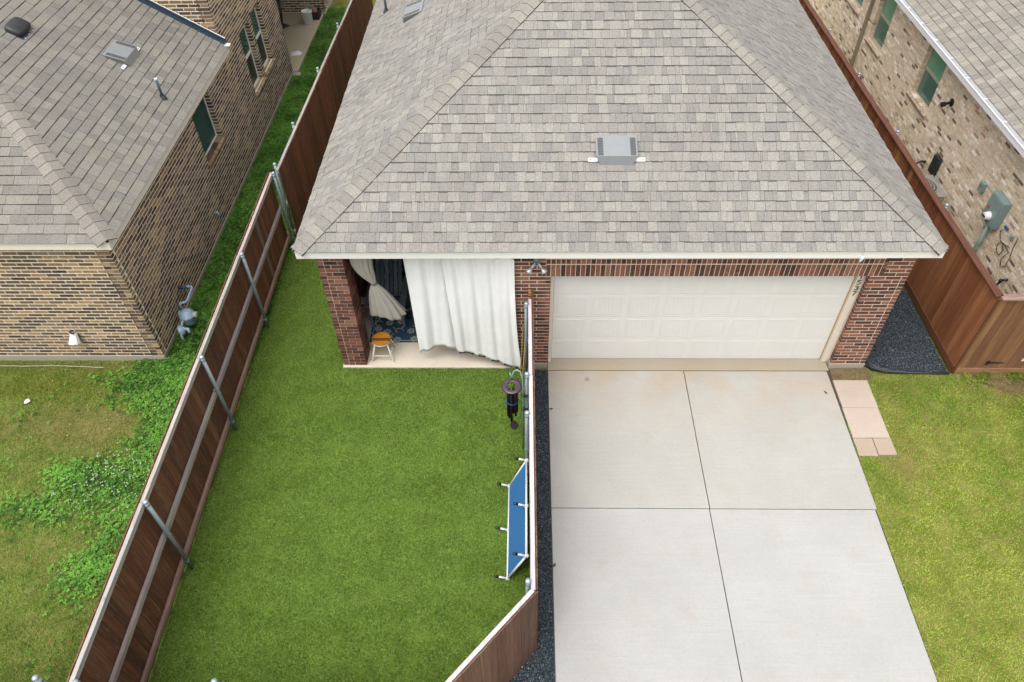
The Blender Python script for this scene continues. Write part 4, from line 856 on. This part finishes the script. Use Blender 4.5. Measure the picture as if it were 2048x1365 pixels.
# wind chime on a hooked pole strapped to the fence post
M_AQUA = plain('aqua_pole', S(150, 190, 186), .45, .1); M_PURP = plain('purple_enamel', S(112, 80, 116, .5), .35, .2, .15, 30); M_TUBE = plain('dark_chime_tube', (.014, .008, .009), .65, 0, .1, 12, .2); M_BLUE = plain('blue_cord', S(30, 110, 210), .6)
hp = thing('hook_pole', (-.425, -1.80, 0), 'pale aqua shepherd hook pole strapped to the steel fence post', 'pole')
m = MB(); m.tube([(-.440, -1.80, 0), (-.440, -1.80, 1.55), (-.448, -1.79, 1.78), (-.475, -1.78, 1.91), (-.52, -1.77, 1.95), (-.565, -1.76, 1.92), (-.590, -1.76, 1.85), (-.603, -1.76, 1.78), (-.618, -1.76, 1.80), (-.632, -1.76, 1.87)], .0105, 8); m.build('pole', M_AQUA, hp, True)
for z in (1.38, 1.05): m = MB(); m.lathe((-.415, -1.785, z), [(.05, 0), (.052, .004), (.05, .008)], 12); m.build('cable_tie', M_BLACK, hp)
wc = thing('wind_chime', (-.603, -1.76, 1.2), 'wind chime with purple ring, dark tubes and blue band hanging above the turf', 'wind chime')
m = MB(); n_ = 36; prof = [(.085, 0), (.105, .012), (.145, .004), (.150, -.006), (.105, -.010), (.086, -.006)]
m.lathe((-.603, -1.76, 1.565), prof + [prof[0]], n_); m.f = m.f[:-2]; m.c = m.c[:-2]; m.mi = m.mi[:-2]
ring = m.build('ring', M_PURP, wc, True)
m = MB(); m.lathe((-.603, -1.76, 1.553), [(.147, 0), (.153, .006), (.150, .013)], n_); m.f = m.f[:-2]; m.c = m.c[:-2]; m.mi = m.mi[:-2]; m.build('ring_rim', M_TUBE, wc)
for k in range(6):
    a = k*math.pi/3+.3; p = Vector((-.603+.070*math.cos(a), -1.76+.070*math.sin(a), 1.44)); ln = .52+.045*((k*2) % 5); m = MB(); m.tube([p, p-Z3*ln], .019, 10); m.build('chime_tube', M_TUBE, wc, True)
    m = MB(); m.tube([p, (-.603+.09*math.cos(a), -1.76+.09*math.sin(a), 1.56), (-.603, -1.76, 1.77)], .0025, 4); m.build('cord', M_TUBE, wc)
m = MB(); m.lathe((-.603, -1.76, 1.22), [(.092, 0), (.098, .006), (.092, .014)], 20); m.f = m.f[:-2]; m.c = m.c[:-2]; m.mi = m.mi[:-2]; m.build('blue_band', M_BLUE, wc, True)
m = MB(); m.tube([(-.603, -1.76, 1.5), (-.585, -1.76, .62)], .0025, 4); m.build('cord', M_TUBE, wc)
m = MB(); d_ = Vector((.85, .0, .4)).normalized(); m.lathe((-.580, -1.76, .59), [(.0, -.006), (.068, -.006), (.07, 0), (.068, .006), (.0, .006)], 20, (d_, Vector((-.3, .8, .55)).normalized(), d_.cross(Vector((-.3, .8, .55)).normalized()))); m.build('wind_sail', M_TUBE, wc)

# blue raised pet cot leaning on the fence
pc_ = thing('pet_cot', (-.5, -3.3, 0), 'blue mesh raised pet cot with white tube frame leaning on the fence', 'pet cot')
M_BLUEM = plain('blue_mesh_fabric', S(48, 110, 166, .82), .6, 0, .06, 8); A0 = Vector((-.655, -4.07, .03)); A1 = Vector((-.655, -2.53, .03)); B0 = Vector((-.385, -4.07, .72)); B1 = Vector((-.385, -2.53, .74)); dn = (B0-A0).normalized(); nn = Vector((-dn.z, 0, dn.x))
m = MB(); m.add([A0+dn*.02+nn*.004, A1+dn*.02+nn*.004, B1-dn*.02+nn*.004, B0-dn*.02+nn*.004, A0+dn*.02-nn*.004, A1+dn*.02-nn*.004, B1-dn*.02-nn*.004, B0-dn*.02-nn*.004], [(0, 1, 2, 3), (7, 6, 5, 4), (0, 4, 5, 1), (2, 6, 7, 3), (1, 5, 6, 2), (0, 3, 7, 4)]); m.build('mesh_panel', M_BLUEM, pc_)
for a, b in ((A0, A1), (B0, B1), (A0, B0), (A1, B1)): m = MB(); m.tube([a, b], .0165, 10); m.build('frame_tube', M_PVC, pc_, True)
for f in (0, .5, 1):
    for P_, Q_, ln in ((A0, A1, .20), (B0, B1, .19)):
        c_ = P_.lerp(Q_, f); g = nn*1.0; m = MB(); m.tube([c_ + g*.0, c_ + g*ln*.72], .015, 10); lg = m.build('leg', M_PVC, pc_, True)
        m = MB(); m.tube([c_ + g*ln*.70, c_ + g*ln*1.02], .021, 10); m.build('rubber_foot', M_BLACK, lg, True)
        m = MB(); m.box(c_, (.024, .024, .024), (nn, Y3, dn)); m.build('corner_joint', M_PVC, pc_, bevel=.006)

# garden stakes between curtain and fence
for k, (a, b, c_) in enumerate((((-.50, -.22, .03), (-.44, -.05, 1.15), 'thin bamboo stake leaning nearest the curtain by the pier'), ((-.455, -.30, .03), (-.40, -.14, 1.1), 'yellow bamboo stake leaning beside the steel post'), ((-.405, -.34, .03), (-.385, -.20, .95), 'third dark bamboo stake, nearest the fence rail'))):
    m = MB(); m.tube([a, b], .012, 7); m.build('garden_stake', plain('bamboo', (S(190, 152, 84), S(206, 176, 96), S(104, 70, 44))[k], .6), None, label=c_, cat='stake', group='stakes beside the patio curtain')

# pavers beside the drive
for (a, b, c_, d_), lab in (((5.03, 5.632, -.932, -.322), 'large pale pink concrete paver nearest the garage'), ((5.02, 5.625, -1.566, -.938), 'large pale pink concrete paver, middle of the row beside the drive')):
    m = MB(); m.b2((a, c_, -.03), (b, d_, .022)); m.build('paver', M_PAVER, None, bevel=.004, label=lab, cat='paver', group='pavers beside the drive')
m = MB(); m.prism([(5.012, -1.92), (5.322, -1.925), (5.325, -1.577), (5.015, -1.574)], -.03, .018); m.build('paver', M_PAVER2, None, bevel=.004, label='small darker pink paver touching the drive edge', cat='paver', group='pavers beside the drive')
m = MB(); m.prism([(5.335, -1.905), (5.63, -1.90), (5.628, -1.574), (5.335, -1.580)], -.03, .024); m.build('paver', M_PAVER2, None, bevel=.004, label='small darker pink paver on the lawn side of the row', cat='paver', group='pavers beside the drive')
# black edging and hose
m = MB(); m.b2((-.016, -9, -.05), (-.002, -.10, .022)); m.build('edging_strip', M_BLKP, None, label='black edging strip along the left side of the drive', cat='edging')
m = MB(); m.tube([(5.70, .16, .03), (5.80, -.03, .035), (6.0, -.12, .03), (6.35, -.155, .03), (6.75, -.165, .035), (7.12, -.17, .03)], .022, 8); m.build('edging_strip', M_BLKP, None, True, label='black edging tube in front of the gravel bed by the right fence', cat='edging')
m = MB(); m.tube([(5.72, .10, .075), (5.86, -.06, .07), (6.1, -.14, .06), (6.5, -.18, .055), (6.8, -.17, .05)], .010, 6); m.build('hose', plain('grey_hose', S(84, 90, 94), .5), None, True, label='thin grey hose lying on the black edging by the garage corner', cat='hose')
m = MB(); m.tube([(5.80, .64, .0), (5.80, .64, .14)], .035, 8); m.lathe((5.80, .64, .13), [(.04, 0), (.05, .02), (.03, .06)], 10); m.build('ground_spout', M_BLKP, None, label='small dark spout in the gravel beside the garage wall', cat='spout')

# gas meter
gm = thing('gas_meter', (-6.72, .95, 0), 'blue grey gas meter with regulator and bent pipe against the tan brick wall', 'gas meter')
m = MB(); m.tube([(LX, 1.47, .60), (-6.86, 1.50, .60), (-6.80, 1.50, .59), (-6.78, 1.46, .58), (-6.78, 1.18, .56), (-6.80, 1.12, .55), (-6.90, 1.10, .54), (-6.90, 1.06, .45)], .026, 10); m.build('pipe', M_METER, gm, True)
m = MB(); m.tube([(LX, 1.47, .60), (-6.88, 1.49, .60)], .036, 10); m.build('pipe_sleeve', plain('dark_pipe_sleeve', S(70, 84, 100), .5), gm, True)
m = MB(); m.lathe((-6.80, .98, .16), [(.11, 0), (.13, .02), (.135, .16), (.145, .17), (.145, .20), (.13, .21), (.11, .27), (.05, .30)], 22); bd = m.build('meter_body', M_METER, gm, True)
m = MB(); m.lathe((-6.67, .98, .36), [(.05, 0), (.055, .01), (.055, .06), (.045, .07)], 16, (Y3, Z3, X3)); m.build('dial', plain('meter_dial', S(206, 204, 184), .4), bd)
m = MB(); m.lathe((-6.95, 1.0, .35), [(.06, 0), (.07, .01), (.07, .05), (.06, .06)], 16, (Y3, Z3, X3)); m.build('connector', M_METER, bd, True)
m = MB(); m.lathe((-6.86, .70, .22), [(.085, 0), (.10, .012), (.10, .03), (.06, .05), (.03, .09)], 20, (Y3, Vector((-.5, 0, .87)), Vector((.87, 0, .5)))); m.build('regulator', M_METER, gm, True)
m = MB(); m.tube([(-6.80, .70, .26), (-6.72, .70, .25), (-6.70, .66, .20)], .03, 10); m.build('vent_elbow', M_METER, gm, True); m = MB(); m.tube([(-6.86, .70, .24), (-6.86, .84, .3), (-6.82, .9, .35)], .025, 8); m.build('pipe', M_METER, gm, True); m = MB(); m.tube([(-6.86, .66, .22), (-6.87, .62, -.02)], .026, 8); m.build('pipe', M_METER, gm, True)
m = MB(); m.tube([(LX-.01, 3.84, .56), (LX+.07, 3.84, .56), (LX+.10, 3.84, .50)], .02, 8); m.lathe((LX+.05, 3.84, .585), [(.03, 0), (.03, .012)], 10); m.build('faucet', M_METER, None, True, label='small outdoor faucet low on the tan brick wall beside the clover', cat='faucet')
fc = thing('faucet_cover', (-8.45, .08, .6), 'white cup shaped faucet cover on the front tan brick wall', 'faucet cover')
m = MB(); d_ = Vector((0, -.55, -.83)).normalized(); X_ = X3; m.lathe((-8.44, .135, .72), [(.055, 0), (.062, .02), (.10, .17), (.10, .19), (.08, .20)], 10, (X_, d_.cross(X_), d_)); m.build('cup', M_PVC, fc)
m = MB(); m.tube([(-8.44, .15, .78), (-8.46, .10, .80), (-8.42, .08, .77), (-8.44, .12, .74)], .018, 7); m.build('strap', M_BLACK, fc); m = MB(); m.tube([(-8.40, .145, .68), (-8.30, .14, .62)], .012, 6); m.build('strap', M_BLACK, fc)

# electric meter box on the sand brick wall
eb = thing('electric_box', (8.5, 2.9, 1.4), 'grey electric meter box with round white meter, red seal and conduit on sand brick wall', 'electric box')
m = MB(); m.b2((RW-.15, 2.47, 1.16), (RW, 2.93, 1.74)); m.build('box', M_BOX, eb, bevel=.008)
m = MB(); m.b2((RW-.162, 2.49, 1.18), (RW-.151, 2.91, 1.72)); m.build('cover', M_BOX, eb, bevel=.004)
m = MB(); m.lathe((RW-.163, 2.68, 1.33), [(.088, 0), (.088, .02), (.078, .03), (.074, .09), (.06, .10)], 20, (Y3, Z3, -X3)); me_ = m.build('meter', M_PVC, eb, True)
m = MB(); m.box((RW-.266, 2.68, 1.33), (.003, .05, .018)); m.build('meter_face', M_BLKP, me_)
m = MB(); m.lathe((RW-.163, 2.82, 1.44), [(.036, 0), (.033, .004)], 14, (Y3, Z3, -X3)); m.build('red_seal', plain('red_sticker', S(226, 70, 62), .5), eb)
m = MB(); m.tube([(RW-.085, 2.66, 1.17), (RW-.085, 2.66, .0)], .042, 12); m.build('conduit', M_BOX, eb, True); m = MB(); m.lathe((RW-.085, 2.66, .66), [(.046, 0), (.047, .02), (.046, .05)], 12); m.build('coupling', M_BOX, eb)
m = MB(); m.lathe((RW-.085, 2.74, 1.16), [(.02, -.06), (.02, 0)], 8); m.build('red_fitting', plain('red_fitting', S(170, 60, 54), .5), eb)
m = MB(); m.b2((RW-.08, 3.36, 1.36), (RW, 3.50, 1.56)); jb = m.build('junction_box', M_BOX, None, bevel=.006, label='small grey junction box on the sand brick left of the electric box', cat='junction box')
m = MB(); m.b2((RW-.088, 3.375, 1.46), (RW-.081, 3.485, 1.53)); m.build('flap', M_STEEL, jb)
cb = thing('loose_cable', (8.58, 2, 1.2), 'loose black cable loops hanging from a blue connector on the sand brick wall', 'cable')
xq = RW-.02
m = MB(); m.tube([(xq, 2.30, 1.33), (xq, 2.38, 1.20), (xq, 2.26, 1.08), (xq, 2.10, 1.10), (xq, 1.95, 1.16)], .007, 5); m.tube([(xq, 2.20, 1.08), (xq, 2.27, .98), (xq, 2.20, .86), (xq, 2.08, .86), (xq, 2.06, 1.0), (xq, 2.16, 1.09)], .007, 5)
m.tube([(xq, 2.12, 1.10), (xq, 1.90, 1.08), (xq, 1.98, .86), (xq, 1.90, .74), (xq, 1.80, .82), (xq, 1.80, 1.02), (xq, 1.86, 1.22), (xq, 1.88, 1.42)], .007, 5); m.build('cable', M_BLACK, cb)
m = MB(); m.box((RW-.03, 2.27, 1.36), (.018, .055, .022)); m.build('connector', plain('blue_connector', S(58, 108, 168), .5), cb, bevel=.005); m = MB(); m.box((RW-.03, 2.02, 1.33), (.018, .03, .045)); m.build('clip', M_BOX, cb, bevel=.004)
m = MB(); m.tube([(RW+.0, 1.56, .70), (RW-.06, 1.60, .66), (RW-.09, 1.64, .50), (RW-.09, 1.66, .30)], .022, 8); m.lathe((RW-.08, 1.62, .60), [(.03, 0), (.03, .05)], 8); m.build('faucet', M_BLACK, None, True, label='black outdoor faucet pipe on the sand brick wall behind the gate', cat='faucet')
# air conditioner behind the fence
ac = thing('air_conditioner', (7.98, 4.42, 0), 'beige grey outdoor air conditioner between the brown fence and sand brick wall', 'air conditioner')
m = MB(); m.b2((7.57, 4.02, .05), (8.36, 4.80, .78)); m.build('cabinet', M_AC, ac, bevel=.05)
m = MB(); m.b2((7.56, 4.01, .781), (8.37, 4.81, .81)); tp = m.build('top_cover', M_AC, ac, bevel=.012)
for r_ in (.33, .27, .21, .15, .09): m = MB(); m.lathe((7.965, 4.41, .811), [(r_-.012, 0), (r_-.012, .014), (r_+.012, .014), (r_+.012, 0)], 36); m.f = m.f[:-2]; m.c = m.c[:-2]; m.mi = m.mi[:-2]; m.build('fan_guard', M_AC, tp)
m = MB(); m.lathe((7.965, 4.41, .8105), [(.33, 0), (.33, .003)], 36); m.build('fan_opening', M_VENTD, tp); m = MB(); m.lathe((7.965, 4.41, .815), [(.07, 0), (.07, .02), (.05, .026)], 20); m.build('hub', M_AC, tp)
m = MB(); m.b2((RW-.10, 5.05, .62), (RW, 5.28, 1.02)); m.build('disconnect_box', M_BLKP, None, bevel=.006, label='dark disconnect box on the wall above the air conditioner', cat='junction box')
m = MB(); m.tube([(RW, 5.62, .60), (RW-.10, 5.64, .60), (RW-.20, 5.62, .56), (RW-.24, 5.5, .40), (8.2, 4.9, .35)], .028, 8); m.build('refrigerant_pipe', M_BLACK, None, True, label='bent black insulated pipe behind the air conditioner', cat='pipe')

# things on the neighbour's patio and yard
bk = thing('bucket', (-7.22, 14.2, .1), 'white plastic bucket on the neighbour patio slab', 'bucket')
m = MB(); m.lathe((-7.22, 14.2, .10), [(.12, 0), (.135, .01), (.152, .34), (.163, .35), (.163, .38), (.155, .39), (.150, .385), (.145, .36), (.01, .35)], 24); m.build('pail', M_PVC, bk, True)
m = MB(); m.tube([(-7.22+.165*math.cos(a), 14.2+.165*math.sin(a)-.0, .10+.33-.05*math.sin(a*1.0)) for a in [math.pi+i*math.pi/10 for i in range(11)]], .006, 5); m.build('handle', M_STEEL, bk)
cr_ = thing('crate', (-7.02, 14.55, .1), 'black crate with red and grey odds and ends behind the white bucket', 'crate')
m = MB(); m.b2((-7.28, 14.42, .10), (-6.93, 14.80, .13)); m.b2((-7.28, 14.42, .131), (-6.93, 14.44, .34)); m.b2((-7.28, 14.78, .131), (-6.93, 14.80, .34)); m.b2((-7.28, 14.441, .131), (-7.26, 14.779, .34)); m.b2((-6.95, 14.441, .131), (-6.93, 14.779, .34)); m.build('box', M_BLACK, cr_, bevel=.004)
m = MB(); m.lathe((-7.08, 14.56, .14), [(.09, 0), (.10, .16), (.07, .20), (.02, .21)], 9); m.build('red_item', plain('red_plastic', S(214, 70, 84), .5), None, label='red plastic item sticking out of the black crate', cat='plastic item'); m = MB(); m.b2((-7.22, 14.62, .14), (-7.02, 14.74, .37)); m.build('grey_item', M_STEEL, None, bevel=.03, label='grey item at the back of the black crate', cat='plastic item')
m = MB()
for (x_, y_, w_) in ((-8.16, 13.95, .10), (-8.10, 14.12, .09)): m.tube([(x_, y_+.5, .95), (x_+.03, y_+.25, .5), (x_+.05, y_, .12)], .05, 7, taper=[1.2, 1, .8])
m.add([(-8.13, 13.92, .125), (-7.93, 13.80, .115), (-7.78, 13.98, .12), (-7.95, 14.06, .16), (-8.1, 14.1, .20), (-8.13, 13.92, .103), (-7.93, 13.80, .103), (-7.78, 13.98, .103), (-7.95, 14.06, .103), (-8.1, 14.1, .103)], [(0, 1, 2, 3, 4), (9, 8, 7, 6, 5), (0, 5, 6, 1), (1, 6, 7, 2), (2, 7, 8, 3), (3, 8, 9, 4), (4, 9, 5, 0)])
m.build('patio_cover', M_BLACK, None, True, label='black cloth cover trailing on the neighbour patio beside the wall corner', cat='cover')
m = MB(); m.add([(-7.30, 12.0, .105), (-7.05, 12.02, .104), (-6.98, 12.16, .11), (-7.14, 12.28, .13), (-7.32, 12.22, .11), (-7.2, 12.12, .15)], [(0, 1, 5), (1, 2, 5), (2, 3, 5), (3, 4, 5), (4, 0, 5), (4, 3, 2, 1, 0)]); m.build('paper_bag', M_PVC, None, label='crumpled white paper bag on the neighbour patio near the wall corner', cat='paper bag')
m = MB(); m.lathe((-6.93, 11.0, -.02), [(.14, 0), (.15, .02), (.13, .07), (.08, .09)], 9); m.build('stone', M_FOUND, None, label='pale stone lying at the foot of the wall corner by the patio', cat='stone')
m = MB(); m.add([(-9.20, -.90, .03), (-9.13, -.92, .05), (-9.10, -.85, .03), (-9.14, -.81, .06), (-9.20, -.83, .04), (-9.16, -.86, .075)], [(0, 1, 5), (1, 2, 5), (2, 3, 5), (3, 4, 5), (4, 0, 5), (4, 3, 2, 1, 0)]); m.build('paper_scrap', M_PVC, None, label='white paper scrap on the weedy grass at the far left', cat='paper scrap')
m = MB(); m.tube([(-10.6, -.02, .03), (-9.6, -.05, .05), (-9.0, -.03, .04), (-8.88, -.05, .06), (-8.2, -.07, .04), (-8.1, -.06, .03)], .006, 5); m.build('string', plain('pale_string', S(206, 200, 170), .8), None, label='pale string lying on the ground along the tan brick wall', cat='string')
# fallen leaf curls on the drive
for k, (x_, y_) in enumerate(((.04, -.98), (4.83, -.60), (.02, -3.86))):
    m = MB(); m.cur = S(120, 86, 50); a = k*2.1; c_, s_ = math.cos(a), math.sin(a); m.add([(x_+c_*p-s_*q, y_+s_*p+c_*q, .016+h_) for p, q, h_ in ((-.045, 0, .012), (-.01, .022, .002), (.04, .004, .014), (0, -.022, .002), (0, 0, .014), (0, 0, .0))], [(0, 1, 4), (1, 2, 4), (2, 3, 4), (3, 0, 4), (1, 0, 5), (2, 1, 5), (3, 2, 5), (0, 3, 5)]); m.build('dry_leaf', M_LEAF, None, label=('curled dry leaf at the left edge of the upper drive slab', 'dark dry leaf on the drive near the pink pavers', 'brown dry leaf on the drive edge near the slanting fence')[k], cat='leaf', group='dry leaves on the drive')
